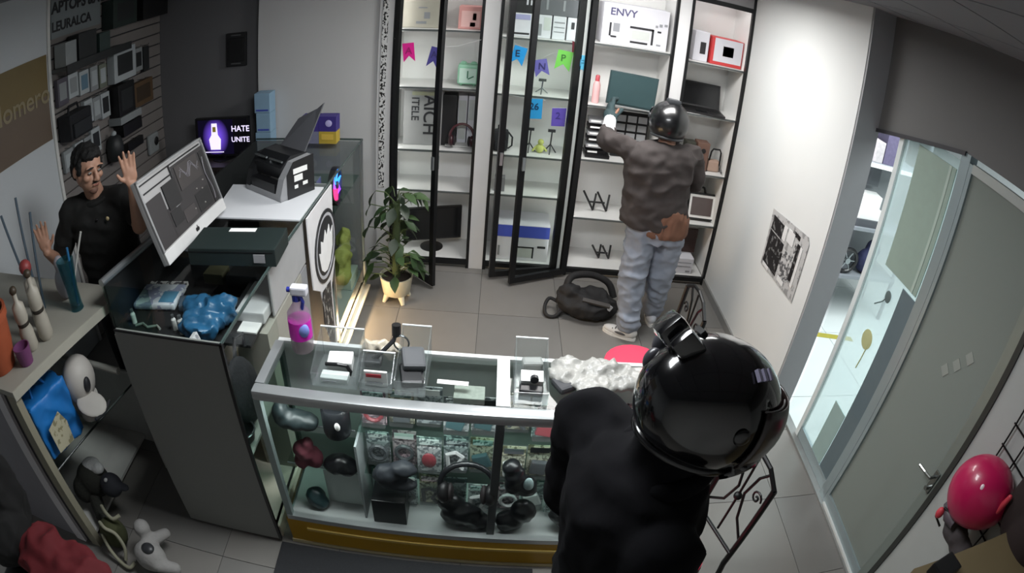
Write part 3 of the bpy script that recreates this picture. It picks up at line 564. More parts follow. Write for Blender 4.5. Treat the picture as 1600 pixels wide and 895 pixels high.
tag(obj('blue_bag', fuse(ell(ell(ell(B(), (-1.26, 1.93, 1.045), (.11, .10, .055)), (-1.20, 2.03, 1.06), (.09, .09, .06)), (-1.33, 2.05, 1.05), (.09, .07, .045)), .010, 1, .03, (13, 13, 13)), M('blue_film', '#2a5f86', .35, var=.3, scale=9, bump=.5), smooth=True), 'crumpled blue plastic bag under the glass top', 'bag').location.z += .012
tag(obj('folded_pouch', box(B(), (-1.50, 2.10, .992), (-1.33, 2.20, 1.03), (0, .1, .4), .01), M('slate_blue', '#4d5a68', .5)), 'grey-blue folded pouch behind the blue plastic bag', 'pouch')
for i, (x, y, h, r) in enumerate(((-1.705, 1.96, .05, .014), (-1.38, 1.93, .07, .016), (-1.435, 1.95, .055, .013))):
    t = thing('small_bottle', ('small white bottle at the far left of the glass case', 'taller white bottle beside the blue plastic bag', 'short white bottle left of the taller one in the glass case')[i], 'bottle', (x, y, .99)); part('body', paper, t, lathe, [(r, 0), (r, h), (r * .5, h + .012)], (x, y, .99)); part('cap', alu, t, lathe, [(r * .6, 0), (r * .6, .015)], (x, y, .99 + h + .012))
tag(obj('loose_cable', tube(B(), [(-1.68, 1.93, .996), (-1.64, 1.95, 1.0), (-1.60, 1.93, .996), (-1.55, 1.95, .997), (-1.52, 1.93, .996)], .007), M('cable_grey', '#8f948f', .5)), 'short grey cable by the near edge inside the glass case', 'cable')
carton('dark_device', 'black device with pale sticker inside the case behind the blue bag', (-1.30, 2.33, .99), (-1.10, 2.47, 1.07), black, 'device', lid=False); carton('olive_box', 'small olive box beside the black device inside the case', (-1.46, 2.36, .99), (-1.34, 2.46, 1.05), M('olive_card', '#4b4a35', .6), lid=False); carton('white_card', 'white card frame lying beside the right pane of the case', (-1.24, 2.18, .992), (-1.09, 2.25, 1.0), paper, 'card', lid=False)

# ------------------------------------------------------------------ on the long counter
Z = 1.2485
tag(obj('white_sheet', prism(B(), [(-1.49, 2.60, Z), (-.958, 2.60, Z), (-.958, 3.045, Z), (-1.56, 3.06, Z)], (0, 0, .008)), M('sheet_white', '#d3d5d8', .5, var=.02)), 'white board laid flat on the glass counter under the scanner', 'board')
# all-in-one computer with its front glass removed
t = thing('desktop_computer', 'silver all-in-one computer with front glass off, bare inside showing', 'computer', (-1.52, 2.33, Z))
cC0 = Vector((-1.43, 2.335, 1.285)); Rm = Matrix.Rotation(math.radians(88), 4, 'Z') @ Matrix.Rotation(math.radians(-18), 4, 'X') @ Matrix.Diagonal((1, 1, .89, 1))
def rb(nm, m, lo, hi, par, bev=0., rot=None):
    bm = B(); box(bm, lo, hi, rot, bev); bmesh.ops.transform(bm, matrix=Matrix.Translation(cC0) @ Rm, verts=bm.verts); return obj(nm, bm, m, par)
silver = M('silver_metal', '#b4b5b6', .4, .35, var=.03); gut = M('inner_charcoal', '#2d2a2b', .6); gut2 = M('inner_dark', '#1c1b1c', .6)
w2 = .315; hh = .47
rb('back_shell', silver, (-w2, .0, .0), (w2, .03, hh), t, .006); rb('chin', M('chin_silver', '#c3c3c2', .45), (-w2, -.012, 0), (w2, .0, .07), t, .003)
for lo, hi in (((-w2, -.012, .07), (-w2 + .012, 0, hh)), ((w2 - .012, -.012, .07), (w2, 0, hh)), ((-w2, -.012, hh - .012), (w2, 0, hh))): rb('bezel', M('bezel_silver', '#9c9d9e', .35, .5), lo, hi, t)
rb('inner_plate', M('inner_silver', '#a3a2a2', .4, .3), (-w2 + .012, -.003, .07), (w2 - .012, .0, hh - .012), t)
for lo, hi, m in (((-.30, -.006, .075), (-.16, -.003, .345), gut), ((-.165, -.006, .075), (.30, -.003, .24), gut), ((-.02, -.006, .24), (.30, -.003, .425), gut), ((-.145, -.012, .225), (-.025, -.005, .365), gut2), ((-.15, -.010, .13), (-.06, -.005, .215), gut2), ((-.05, -.008, .10), (.06, -.005, .17), M('inner_brown', '#3a3636', .5)), ((.0, -.010, .27), (.22, -.005, .41), M('inner_board', '#383433', .5)), ((.245, -.010, .08), (.29, -.005, .40), gut2), ((.09, -.008, .09), (.23, -.005, .20), gut2)): rb('component', m, lo, hi, t)
for lo, hi in (((-w2 + .02, -.008, hh - .035), (w2 - .03, -.004, hh - .027)), ((-.04, -.008, .36), (-.028, -.004, hh - .03)), ((-w2 + .03, -.008, .385), (-.04, -.004, .393))): rb('black_gasket', black, lo, hi, t)
bm = B()
for k in range(3): tube(bm, [(.02 + .012 * k + .17 * q / 8, -.0105, .34 + .03 * math.sin(q * 1.3 + k) + .012 * k) for q in range(9)], .0022, 5)
tube(bm, [(.255 + .01 * math.sin(q * .9), -.011, .10 + .033 * q) for q in range(9)], .0028, 5)
bmesh.ops.transform(bm, matrix=Matrix.Translation(cC0) @ Rm, verts=bm.verts); obj('cable', bm, M('ribbon_grey', '#77747a', .5), t, True)
for (x, z) in ((.12, .22), (.17, .20), (.2, .24), (.05, .13), (.15, .12)): rb('screw', M('screw_pale', '#b9b4ae', .3, .5), (x, -.012, z), (x + .007, -.005, z + .007), t)
def emb(bm):
    ell(bm, (-.007, -.0125, .034), (.011, .001, .012)); ell(bm, (.007, -.0125, .034), (.011, .001, .012)); ell(bm, (.004, -.0125, .051), (.004, .001, .006), (0, .5, 0)); bmesh.ops.transform(bm, matrix=Matrix.Translation(cC0) @ Rm, verts=bm.verts)
part('emblem', black, t, emb)
obj('foot', prism(B(), [(-1.45, 2.23, Z), (-1.30, 2.23, Z), (-1.30, 2.44, Z), (-1.45, 2.44, Z), (-1.62, 2.43, Z), (-1.62, 2.24, Z)], (0, 0, .008)), silver, t); obj('neck', prism(B(), [(-1.60, 2.25, Z + .008), (-1.50, 2.25, 1.48), (-1.485, 2.25, 1.47), (-1.575, 2.25, Z + .008)], (0, .17, 0)), silver, t)
# power box lying across the counter
t = thing('battery_box', 'long black device box with white sticker lying across the glass counter', 'box', (-1.14, 2.25, Z)); R = (0, 0, math.radians(4))
pbox('box', M('box_blackgreen', '#1d2726', .45), t, (-1.375, 2.12, Z), (-.925, 2.34, Z + .085), R, .004); pbox('sticker', paper, t, (-1.22, 2.29, Z + .0855), (-1.08, 2.325, Z + .087), R); pbox('end_sticker', M('sticker_grey', '#8a8a8d', .5), t, (-1.02, 2.118, Z + .025), (-.965, 2.1215, Z + .065), R); pbox('lid_seam', black, t, (-1.37, 2.118, Z + .066), (-.93, 2.12, Z + .07), R)
# scanner
t = thing('document_scanner', 'grey and black document scanner with raised paper tray on the white board', 'scanner', (-1.25, 2.99, Z + .008)); Zs = Z + .009; O = Vector((-1.136, 2.80, Zs)); ux = Vector((-.84, .54, 0)); uy = Vector((.54, .84, 0))
Rs = Matrix(((ux.x, uy.x, 0, O.x), (ux.y, uy.y, 0, O.y), (0, 0, 1, O.z), (0, 0, 0, 1)))
def sb_(nm, m, fn, par=t):
    bm = B(); fn(bm); bmesh.ops.transform(bm, matrix=Rs, verts=bm.verts); bmesh.ops.recalc_face_normals(bm, faces=bm.faces[:]); return obj(nm, bm, m, par)
sg = M('scanner_grey', '#8d8e90', .45); sk = M('scanner_black', '#1a1b1d', .4)
sb_('base', sg, lambda bm: box(bm, (0, 0, 0), (.36, .24, .035), None, .006)); sb_('side_wall', sg, lambda bm: prism(bm, [(0, 0, .03), (0, .24, .03), (0, .24, .21), (0, .10, .20), (0, .03, .12)], (.05, 0, 0))); sb_('side_wall', sk, lambda bm: prism(bm, [(.31, 0, .03), (.31, .24, .03), (.31, .24, .21), (.31, .10, .20), (.31, .03, .12)], (.05, 0, 0)))
sb_('side_cover', sk, lambda bm: prism(bm, [(-.004, .05, .0), (-.004, .245, .0), (-.004, .245, .215), (-.004, .10, .205), (-.004, .05, .14)], (.004, 0, 0)))
for lo, hi in (((.125, .135), (.225, .165)), ((.13, .09), (.19, .125)), ((.19, .055), (.225, .075)), ((.13, .05), (.155, .07))): sb_('sticker', paper, lambda bm, lo=lo, hi=hi: box(bm, (-.006, lo[0] - .03, lo[1]), (-.004, hi[0] - .03, hi[1])))
sb_('head', sk, lambda bm: prism(bm, [(.05, .06, .10), (.05, .24, .10), (.05, .24, .215), (.05, .12, .225), (.05, .05, .17)], (.26, 0, 0)))
sb_('chrome_bar', steel, lambda bm: cyl(bm, (.05, .06, .205), (.17, .06, .205), .006)); sb_('chrome_bar', steel, lambda bm: cyl(bm, (.2, .06, .205), (.32, .06, .205), .006))
sb_('paper_tray', M('tray_grey', '#55565a', .45), lambda bm: prism(bm, [(.06, .22, .20), (.30, .22, .20), (.24, .33, .36), (.10, .36, .43), (.05, .37, .47), (.06, .30, .33)], (0, .012, .004))); sb_('exit_slot', black, lambda bm: box(bm, (.06, .005, .036), (.3, .06, .09)))
# toy boxes on the far end
for i, (x0, x1, m1, m2, lab) in enumerate(((-1.375, -1.245, M('toy_violet', '#3b2f7a', .5), M('toy_grey', '#77788c', .5), 'purple and grey box with round white toy head on the far counter end'), (-1.243, -1.115, M('toy_violet', '#3b2f7a', .5), M('toy_yellow', '#b59c3a', .5), 'purple and yellow box beside the toy box on the far end of the counter'))):
    t = thing('toy_box', lab, 'box', ((x0 + x1) / 2, 3.92, Z)); pbox('upper_half', m1, t, (x0, 3.87, Z + .09), (x1, 3.97, Z + .20)); pbox('lower_half', m2, t, (x0, 3.87, Z), (x1, 3.97, Z + .09))
    cx = (x0 + x1) / 2
    if i == 0:
        h = part('printed_head', M('toy_bone', '#b9b6c4', .5), t, ell, (cx, 3.868, Z + .145), (.048, .006, .04))
        for s in (-1, 1): part('eye_spot', ink, h, ell, (cx + s * .02, 3.862, Z + .14), (.012, .003, .012))
    else: part('printed_dot', M('toy_lilac', '#b7b0dd', .5), t, ell, (cx + .01, 3.868, Z + .15), (.025, .003, .025)); pbox('printed_panel', M('toy_gold', '#d2b24a', .5), t, (x0 + .02, 3.867, Z + .03), (x1 - .02, 3.869, Z + .07))

# ------------------------------------------------------------------ dark cabinet with lit monitor behind the counter
t = thing('dark_cabinet', 'dark brown cabinet against the grey back wall under the lit monitor', 'cabinet', (-2.25, 4.32, 0)); db = M('dark_wood', '#2b2422', .5, var=.15, scale=7)
pbox('body', db, t, (-2.62, 4.10, .03), (-1.86, 4.53, .98)); pbox('plinth', black, t, (-2.6, 4.12, 0), (-1.88, 4.53, .03))
for x0, x1 in ((-2.61, -2.245), (-2.235, -1.87)):
    d = pbox('door', db, t, (x0, 4.085, .05), (x1, 4.10, .96)); hx = x1 - .03 if x0 < -2.4 else x0 + .03; part('handle', alu, d, cyl, (hx, 4.078, .6), (hx, 4.078, .75), .006)
t = thing('lit_monitor', 'small monitor showing a glowing white bottle shape on violet, beside the back wall', 'monitor', (-2.265, 4.30, .98))
pbox('housing', black, t, (-2.53, 4.29, 1.01), (-2.0, 4.33, 1.345)); part('stand_neck', black, t, cyl, (-2.265, 4.33, .985), (-2.265, 4.33, 1.05), .025); part('stand_foot', black, t, lathe, [(.11, 0), (.11, .008), (.03, .012)], (-2.265, 4.33, .98))
pbox('screen', M('screen_dark', '#08070d', .2, emit=.3, var=0), t, (-2.515, 4.287, 1.03), (-2.015, 4.29, 1.33))
def glow(name):
    m = bpy.data.materials.new(name); m.use_nodes = True; nt = m.node_tree; N = nt.nodes; N.clear(); o = N.new('ShaderNodeOutputMaterial'); e = N.new('ShaderNodeEmission'); tc = N.new('ShaderNodeTexCoord'); g = N.new('ShaderNodeTexGradient'); g.gradient_type = 'SPHERICAL'; mp = N.new('ShaderNodeMapping'); mp.inputs['Scale'].default_value = (7.5, 7.5, 6); mp.inputs['Location'].default_value = (0, 0, -.9)
    cr = N.new('ShaderNodeValToRGB'); el = cr.color_ramp.elements; el[0].color = (.004, .003, .012, 1); el[1].color = (.22, .10, .95, 1); nt.links.new(tc.outputs['Object'], mp.inputs[0]); nt.links.new(mp.outputs[0], g.inputs[0]); nt.links.new(g.outputs[0], cr.inputs[0]); nt.links.new(cr.outputs[0], e.inputs[0]); e.inputs[1].default_value = 1.2; nt.links.new(e.outputs[0], o.inputs[0]); return m
pbox('picture', glow('screen_glow'), t, (-2.50, 4.2855, 1.03), (-2.15, 4.287, 1.33))
sw = M('screen_white', '#e6dcff', .4, emit=1.1, var=0); obj('picture_shape', prism(B(), [(-2.38, 4.285, 1.07), (-2.28, 4.285, 1.07), (-2.272, 4.285, 1.16), (-2.30, 4.285, 1.20), (-2.305, 4.285, 1.30), (-2.36, 4.285, 1.30), (-2.365, 4.285, 1.20), (-2.392, 4.285, 1.16)], (0, .0005, 0)), sw, t)
pbox('picture_mark', M('screen_yellow', '#8a7c2a', .4, emit=.5, var=0), t, (-2.35, 4.2835, 1.225), (-2.318, 4.285, 1.27))
text('HATE', .07, (-2.165, 4.285, 1.225), (1, 0, 0), (0, 0, 1), sw, t, depth=.0005); text('UNITE', .062, (-2.168, 4.285, 1.135), (1, 0, 0), (0, 0, 1), sw, t, depth=.0005)
pbox('caption', sw, t, (-2.45, 4.285, 1.045), (-2.25, 4.2855, 1.052))
carton('folder_pile', 'grey and pale folders lying on the dark cabinet right of the monitor', (-2.00, 4.15, .98), (-1.88, 4.38, 1.03), M('folder_grey', '#6f7478', .6), 'folders', lid=False)
for i in range(3): carton('pale_blue_box', 'pale blue box, ' + ('lowest', 'middle', 'topmost')[i] + ' of the narrow pile against the back wall edge', (-1.955 + .012 * (i % 2), 4.33, 1.031 + i * .165), (-1.815, 4.46, 1.194 + i * .165), M('pale_blue_card', '#8fb0c8', .6), lid=False, prints=((.1, .1, .9, .18, inkb),), group='pale blue boxes by the wall')
t = thing('breaker_panel', 'small black wall box on the dark grey back wall', 'box', (-2.2, 4.54, 1.72)); pbox('cover', M('panel_black', '#1e1e20', .45), t, (-2.31, 4.52, 1.735), (-2.115, 4.55, 2.03), None, .006); pbox('door', M('panel_black_door', '#151517', .35), t, (-2.285, 4.514, 1.78), (-2.14, 4.52, 1.985), None, .004)
for z in (1.755, 2.005): pbox('label_strip', M('panel_grey', '#5b5c5e', .5), t, (-2.26, 4.5175, z), (-2.165, 4.52, z + .01))

# ------------------------------------------------------------------ goods hung on the slatted wall
sx = -3.049
gry = M('pack_grey', '#8a8f90', .5, var=.12); pale = M('pack_pale', '#a9b0b2', .5, var=.1); drk = M('pack_dark', '#26292a', .5); cblack = M('pack_black', '#121214', .5); brn = M('pack_brown', '#5a4630', .6)
def hung(name, label, cat, cy, cz, w, h, d, mat, pr=None, group=None):
    """a packed article on a hook: pack, header with hole, hook"""
    t = thing(name, label, cat, (sx + d / 2, cy, cz - h / 2), group); pbox('pack', mat, t, (sx + .006, cy - w / 2, cz - h / 2), (sx + d, cy + w / 2, cz + h / 2), None, .004)
    if pr: pbox('printed_panel', pr, t, (sx + d - .0005, cy - w * .35, cz - h * .3), (sx + d + .0015, cy + w * .35, cz + h * .32))
    part('hook', steel, t, tube, [(sx, cy, cz + h / 2 + .01), (sx + d + .02, cy, cz + h / 2 + .012), (sx + d + .03, cy, cz + h / 2 + .025)], .003, 6); return t
t = thing('wall_sign', 'grey sign with black capitals at the top of the slatted wall', 'sign', (sx + .01, 3.25, 2.38)); pbox('board', M('sign_panel', '#7d8486', .6), t, (sx + .002, 2.985, 2.37), (sx + .015, 3.60, 2.72))
text('APTOPS &AC', .115, (sx + .017, 2.99, 2.555), (0, 1, 0), (0, 0, 1), ink, t, bold=.035); text('LEURALCA', .10, (sx + .017, 2.99, 2.42), (0, 1, 0), (0, 0, 1), ink, t, bold=.03)
hung('black_box_pack', 'large black box hung at the top far corner of the slatted wall', 'box', 4.24, 2.43, .40, .26, .16, cblack)
hung('green_black_pack', 'dark green box beside the wall sign on the slatted wall', 'box', 3.80, 2.42, .34, .24, .14, M('pack_green', '#27332f', .5), drk)
t = thing('display_ledge', 'dark grey ledge fixed along the slatted wall under the sign', 'shelf', (sx + .09, 3.35, 2.12)); pbox('board', M('ledge_grey', '#4e5152', .5), t, (sx, 2.98, 2.125), (sx + .18, 3.82, 2.15)); pbox('lip', drk, t, (sx + .18, 2.98, 2.10), (sx + .19, 3.82, 2.16))
for i, (y0, y1, h, m, lab) in enumerate(((3.0, 3.13, .17, gry, 'grey box at the near end of the ledge on the slatted wall'), (3.16, 3.38, .20, drk, 'wide dark box in the middle of the wall ledge'), (3.42, 3.56, .15, M('pack_teal', '#33413f', .5), 'dark teal box right of the wide one on the wall ledge'))):
    carton('ledge_box', lab, (sx + .03, y0, 2.151), (sx + .16, y1, 2.151 + h), m, lid=False)
for i, (cy, cz, w, h, d, m, pr) in enumerate(((3.06, 1.97, .12, .2, .05, M('pack_plum', '#54505a', .5), gry), (3.19, 1.98, .12, .18, .05, pale, gry), (3.33, 1.965, .12, .18, .05, pale, M('pack_blueprint', '#5f7d8f', .5)), (3.46, 1.96, .1, .19, .05, gry, pale), (3.58, 1.95, .1, .19, .05, M('pack_olive', '#6f7568', .5), pale))):
    hung('accessory_pack', ORD[i].capitalize() + ' accessory pack from the near end in the row under the wall ledge', 'pack', cy, cz, w, h, d, m, pr, 'accessory packs under the ledge')
hung('white_case_pack', 'large pale pack with dark slot on the slatted wall', 'pack', 3.85, 1.98, .32, .27, .09, pale, drk)
hung('tall_pack', 'tall grey pack right of the large pale one on the slatted wall', 'pack', 4.10, 1.96, .12, .2, .06, gry, drk); hung('tall_pack', 'narrow dark pack near the far corner of the slatted wall', 'pack', 4.24, 1.94, .09, .22, .05, drk)
hung('black_speaker_pack', 'tall black box on the slatted wall beside the brown one', 'box', 3.80, 1.69, .24, .27, .13, cblack, drk); hung('brown_box', 'flat brown box hung near the far corner of the slatted wall', 'box', 4.14, 1.66, .32, .21, .07, brn, M('pack_brown_print', '#3b2f22', .6)); hung('slim_pack', 'slim pale pack between black and brown boxes on the slatted wall', 'pack', 3.965, 1.70, .07, .2, .05, pale, drk)
t = thing('camera_bag', 'square black camera bag hung on the slatted wall', 'bag', (sx + .1, 3.12, 1.6)); pbox('body', bk, t, (sx + .01, 2.995, 1.61), (sx + .16, 3.27, 1.80), None, .015); pbox('front_pocket', M('bag_pocket', '#23262a', .8), t, (sx + .16, 3.02, 1.63), (sx + .185, 3.24, 1.73), None, .008); part('handle', bk, t, tube, [(sx + .08, 3.06, 1.79), (sx + .08, 3.08, 1.85), (sx + .08, 3.18, 1.85), (sx + .08, 3.2, 1.79)], .01)
for i, (cy, cz, w, h, m, pr) in enumerate(((3.36, 1.73, .11, .18, pale, gry), (3.47, 1.72, .1, .18, gry, pale), (3.59, 1.71, .12, .2, pale, drk))): hung('gadget_pack', ORD[i].capitalize() + ' gadget pack right of the camera bag on the slatted wall', 'pack', cy, cz, w, h, .05, m, pr, 'gadget packs beside the camera bag')
for i, (cy, cz, w, h, m, pr) in enumerate(((3.06, 1.46, .12, .16, gry, pale), (3.20, 1.46, .11, .17, pale, gry), (3.32, 1.46, .1, .17, gry, drk), (3.43, 1.48, .12, .19, pale, drk))): hung('cable_pack', ORD[i].capitalize() + ' cable pack from the near end in the low row above the man', 'pack', cy, cz, w, h, .04, m, pr, 'cable packs in the low row')
hung('flat_black_device', 'flat black device lying on hooks above the raised left hand', 'device', 3.87, 1.44, .29, .1, .12, cblack); hung('long_black_pack', 'long black pack below the flat black device', 'pack', 3.97, 1.26, .25, .075, .06, cblack); hung('grey_ledge_pack', 'grey flat pack above the flat black device', 'pack', 3.82, 1.54, .32, .06, .15, gry)
t = thing('portable_speaker', 'dark rounded portable speaker hung on the slatted wall behind the man', 'speaker', (sx + .06, 3.62, 1.22)); part('body', drk, t, lathe, [(.05, 0), (.075, .02), (.08, .12), (.06, .19), (.03, .21)], (sx + .085, 3.62, 1.24), smooth=True); part('knob', pale, t, ell, (sx + .085, 3.62, 1.46), .025)
t = thing('hung_gloves', 'pair-like grey fabric article hung by the far corner of the slatted wall', 'glove', (sx + .03, 4.30, 1.05)); part('cloth', gry, t, box, (sx + .005, 4.21, 1.06), (sx + .04, 4.38, 1.24), None, .015); part('patch', cblack, t, ell, (sx + .045, 4.33, 1.16), (.01, .035, .04))

# gold poster on the near left wall
t = thing('gold_poster', 'large gold-brown poster with pale script lettering on the left wall', 'poster', (-3.04, 2.45, 1.67))
pbox('sheet', M('poster_gold', '#75653f', .45, var=.12, scale=3), t, (-3.05, 1.60, 1.67), (-3.041, 2.93, 2.28)); pbox('lower_field', M('poster_brown', '#6b5d50', .45, var=.12, scale=3), t, (-3.041, 1.60, 1.672), (-3.0395, 2.93, 1.99))
text('Homero', .19, (-3.038, 2.28, 1.945), (0, 1, 0), (0, 0, 1), M('poster_script', '#8f8468', .5), t)

# ================================================================== PEOPLE
skin = M('skin', '#b08670', .55, var=.06, scale=25, bump=.05); skin2 = M('skin_brown', '#8d6450', .55, var=.06, scale=25)
def basis(fwd, up=(0, 0, 1)):
    f = Vector(fwd).normalized(); u = Vector(up); u = (u - f * u.dot(f)).normalized(); r = f.cross(u)
    return Matrix(((r.x, f.x, u.x), (r.y, f.y, u.y), (r.z, f.z, u.z)))
def head(bm, c, R, s=1.):
    c = Vector(c); P = lambda *a: c + R @ Vector(a) * s
    def e(p, rad, rot=None):
        q = R if rot is None else R @ Euler(rot).to_matrix(); ell(bm, P(*p), [x * s for x in rad], q)
    e((0, -.012, .03), (.074, .094, .084)); e((0, .022, -.045), (.058, .066, .062)); e((0, .062, -.088), (.026, .024, .02)); e((0, -.01, -.03), (.066, .07, .07))
    cap(bm, P(0, .082, .018), .010 * s, P(0, .108, -.018), .0135 * s, 10)
    for k in (-1, 1):
        e((k * .03, .074, .034), (.028, .012, .009)); e((k * .04, .058, -.018), (.024, .022, .02)); e((k * .012, .1, -.022), (.009, .01, .008)); e((k * .078, -.008, .002), (.010, .022, .032), (0, 0, k * .35))
    e((0, .083, -.047), (.023, .011, .006)); e((0, .081, -.058), (.020, .011, .007))
def face_parts(parent, c, R, s=1., hairc='#141211', beard=True):
    c = Vector(c); P = lambda *a: c + R @ Vector(a) * s; hm = M('hair' + hairc, hairc, .7)
    for k in (-1, 1):
        ey = part('eye', M('eye_white', '#8f8a86', .25), parent, ell, P(k * .031, .0755, .010), [x * s for x in (.0115, .009, .006)], R, smooth=True); part('iris', M('iris_dark', '#1e1410', .2), ey, ell, P(k * .031, .0832, .009), .0048 * s, smooth=True)
        part('eyebrow', hm, parent, ell, P(k * .032, .084, .035), [x * s for x in (.021, .006, .0045)], R @ Euler((0, k * .15, k * -.25)).to_matrix(), smooth=True)
    part('mouth', M('lip', '#8a5248', .5), parent, ell, P(0, .0915, -.0525), [x * s for x in (.020, .005, .004)], R, smooth=True)
    if beard:
        part('moustache', hm, parent, ell, P(0, .0905, -.0385), [x * s for x in (.024, .006, .0045)], R, smooth=True)
        part('stubble', M('stubble', '#6b4c3f', .7), parent, ell, P(0, .064, -.086), [x * s for x in (.027, .0245, .0205)], R, smooth=True)
def hand(bm, wrist, fing, palm_n, thumb, L=.185, curl=0., spread=.16):
    """palm, four unequal bent fingers and a thumb leaving the side of the palm"""
    w = Vector(wrist); f = Vector(fing).normalized(); n = Vector(palm_n); n = (n - f * n.dot(f)).normalized(); t = Vector(thumb); t = (t - f * t.dot(f) - n * t.dot(n)).normalized()
    pl = L * .5; R = Matrix(((t.x, f.x, -n.x), (t.y, f.y, -n.y), (t.z, f.z, -n.z)))
    ell(bm, w + f * pl * .55, (.040, pl * .56, .015), R); ell(bm, w + f * pl * .28 + t * .018 + n * .006, (.018, .034, .013), R)
    for i, (o, ln) in enumerate(((.030, .86), (.0105, 1.), (-.0105, .93), (-.030, .74))):
        a = spread * o / .03; d = (f * math.cos(a) + t * math.sin(a)).normalized(); p = w + f * pl * .92 + t * o; l = L * .5 * ln
        c1 = curl * .7; d1 = (d * math.cos(c1) + n * math.sin(c1)); c2 = curl * 1.7 + .12; d2 = (d * math.cos(c2) + n * math.sin(c2)); c3 = curl * 2.4 + .2; d3 = (d * math.cos(c3) + n * math.sin(c3))
        q1 = p + d1 * l * .45; q2 = q1 + d2 * l * .3; q3 = q2 + d3 * l * .22
        cap(bm, p - f * .015, .0105, q1, .0095, 8); cap(bm, q1, .0095, q2, .0088, 8); cap(bm, q2, .0088, q3, .0078, 8)
    b = w + f * pl * .28 + t * .026; m1 = b + (t * .8 + f * .6 + n * .25).normalized() * .038; m2 = m1 + (t * .45 + f * .88 + n * .2).normalized() * .032
    cap(bm, b, .0135, m1, .0115, 8); cap(bm, m1, .0115, m2, .0092, 8)
def shell_patch(bm, c, R, rad, az0, az1, el0, el1, n=20, m=10):
    c = Vector(c); g = []
    for j in range(m + 1):
        e = math.radians(el0 + (el1 - el0) * j / m); row = []
        for i in range(n + 1):
            a = math.radians(az0 + (az1 - az0) * i / n); row.append(bm.verts.new(c + R @ Vector((rad[0] * math.cos(e) * math.sin(a), rad[1] * math.cos(e) * math.cos(a), rad[2] * math.sin(e)))))
        g.append(row)
    for j in range(m):
        for i in range(n): bm.faces.new((g[j][i], g[j][i + 1], g[j + 1][i + 1], g[j + 1][i]))
    bmesh.ops.remove_doubles(bm, verts=bm.verts[:], dist=1e-5); return bm
def solid(o, th):
    s = o.modifiers.new('thickness', 'SOLIDIFY'); s.thickness = th; s.offset = -1; return o
def helmet(parent, c, R, rad, shellm, visor_m, trim_m, vent=True, vf=1.03):
    """full-face helmet: shell with a face opening, chin bar, visor, rim, vents"""
    c = Vector(c); P = lambda *a: c + R @ Vector(a)
    bm = B(); shell_patch(bm, c, R, rad, 62, 298, -42, 90, 40, 16); shell_patch(bm, c, R, rad, -62, 62, 26, 90, 20, 8); shell_patch(bm, c, R, (rad[0], rad[1] * 1.04, rad[2]), -62, 62, -44, -20, 20, 4)
    bmesh.ops.remove_doubles(bm, verts=bm.verts[:], dist=.004); bmesh.ops.recalc_face_normals(bm, faces=bm.faces[:])
    h = solid(obj('helmet', bm, shellm, parent, True), .018)
    bm = B(); shell_patch(bm, c, R, [rad[0] * 1.03, rad[1] * vf, rad[2] * 1.02], -70, 70, -24, 30, 24, 8); solid(obj('visor', bm, visor_m, h, True), .004)
    bm = B(); tube(bm, [P(rad[0] * .745 * math.sin(a), rad[1] * .745 * math.cos(a), -rad[2] * .67) for a in [2 * PI * k / 32 for k in range(32)]], .011, 8, True); obj('rim', bm, trim_m, h, True)
    for s in (-1, 1): part('visor_pivot', trim_m, h, ell, P(s * rad[0] * .99, .02, .02), (.008, .019, .019), R, smooth=True)
    if vent:
        bm = B(); box(bm, (-.042, -.06, -.018), (.042, .04, .018), None, .012); bmesh.ops.transform(bm, matrix=Matrix.Translation(P(0, -.01, rad[2] * .98)) @ R.to_4x4(), verts=bm.verts); obj('top_vent', bm, trim_m, h, True)
    return h

# ---- man behind the counter with both hands raised
man = thing('person', 'man with short black hair in black polo shirt, both hands raised, behind the counter', 'person', (-2.12, 2.40, 0))
hc = Vector((-2.105, 2.285, 1.665)); HR = basis((.93, -.34, -.17), (.12, .05, 1)); hs = 1.08
shR, elR, wrR = (-2.28, 2.26, 1.44), (-2.43, 2.20, 1.15), (-2.335, 2.02, 1.315); shL, elL, wrL = (-1.93, 2.44, 1.45), (-1.815, 2.33, 1.325), (-1.755, 2.25, 1.585)
bm = B(); head(bm, hc, HR, hs); cap(bm, hc + Vector((-.02, .02, -.06)), .055, (-2.115, 2.34, 1.47), .062)
ell(bm, (-2.11, 2.36, 1.30), (.19, .115, .20), (0, 0, .45)); ell(bm, (-2.12, 2.39, 1.05), (.16, .11, .2), (0, 0, .45)); ell(bm, (-2.12, 2.40, .92), (.165, .12, .12), (0, 0, .45))
for a, b, c_ in ((shR, elR, wrR), (shL, elL, wrL)): cap(bm, a, .055, b, .043); cap(bm, b, .045, c_, .028)
for s, (x, y) in ((-1, (-2.22, 2.35)), (1, (-2.04, 2.46))): cap(bm, (x, y, .90), .085, (x + .01, y - .01, .48), .058); cap(bm, (x + .01, y - .01, .48), .055, (x, y + .02, .09), .04); ell(bm, (x + .03, y - .05, .04), (.045, .11, .035), (0, 0, .45))
hand(bm, wrR, (-.10, -.0, 1), (.68, -.72, .1), (.75, .6, .0), .19, .10); hand(bm, wrL, (-.12, .02, 1), (.65, -.75, .1), (-.75, -.62, 0), .19, .08)
body = obj('body', fuse(bm, .0052, 3), skin, man, True)
face_parts(body, hc, HR, hs)
hb = B(); P = lambda *a: hc + HR @ Vector(a) * hs
ell(hb, P(0, -.028, .047), (.084 * hs, .092 * hs, .082 * hs), HR); ell(hb, P(0, -.062, .005), (.077 * hs, .058 * hs, .085 * hs), HR); ell(hb, P(0, .03, .088), (.062 * hs, .048 * hs, .035 * hs), HR)
for k in (-1, 1): ell(hb, P(k * .070, .015, .03), (.012 * hs, .022 * hs, .045 * hs), HR)
obj('hair', fuse(hb, .007, 2, .010, (30, 30, 30)), M('hair_black', '#0b0a0a', .8, bump=.6, scale=90), body, True)
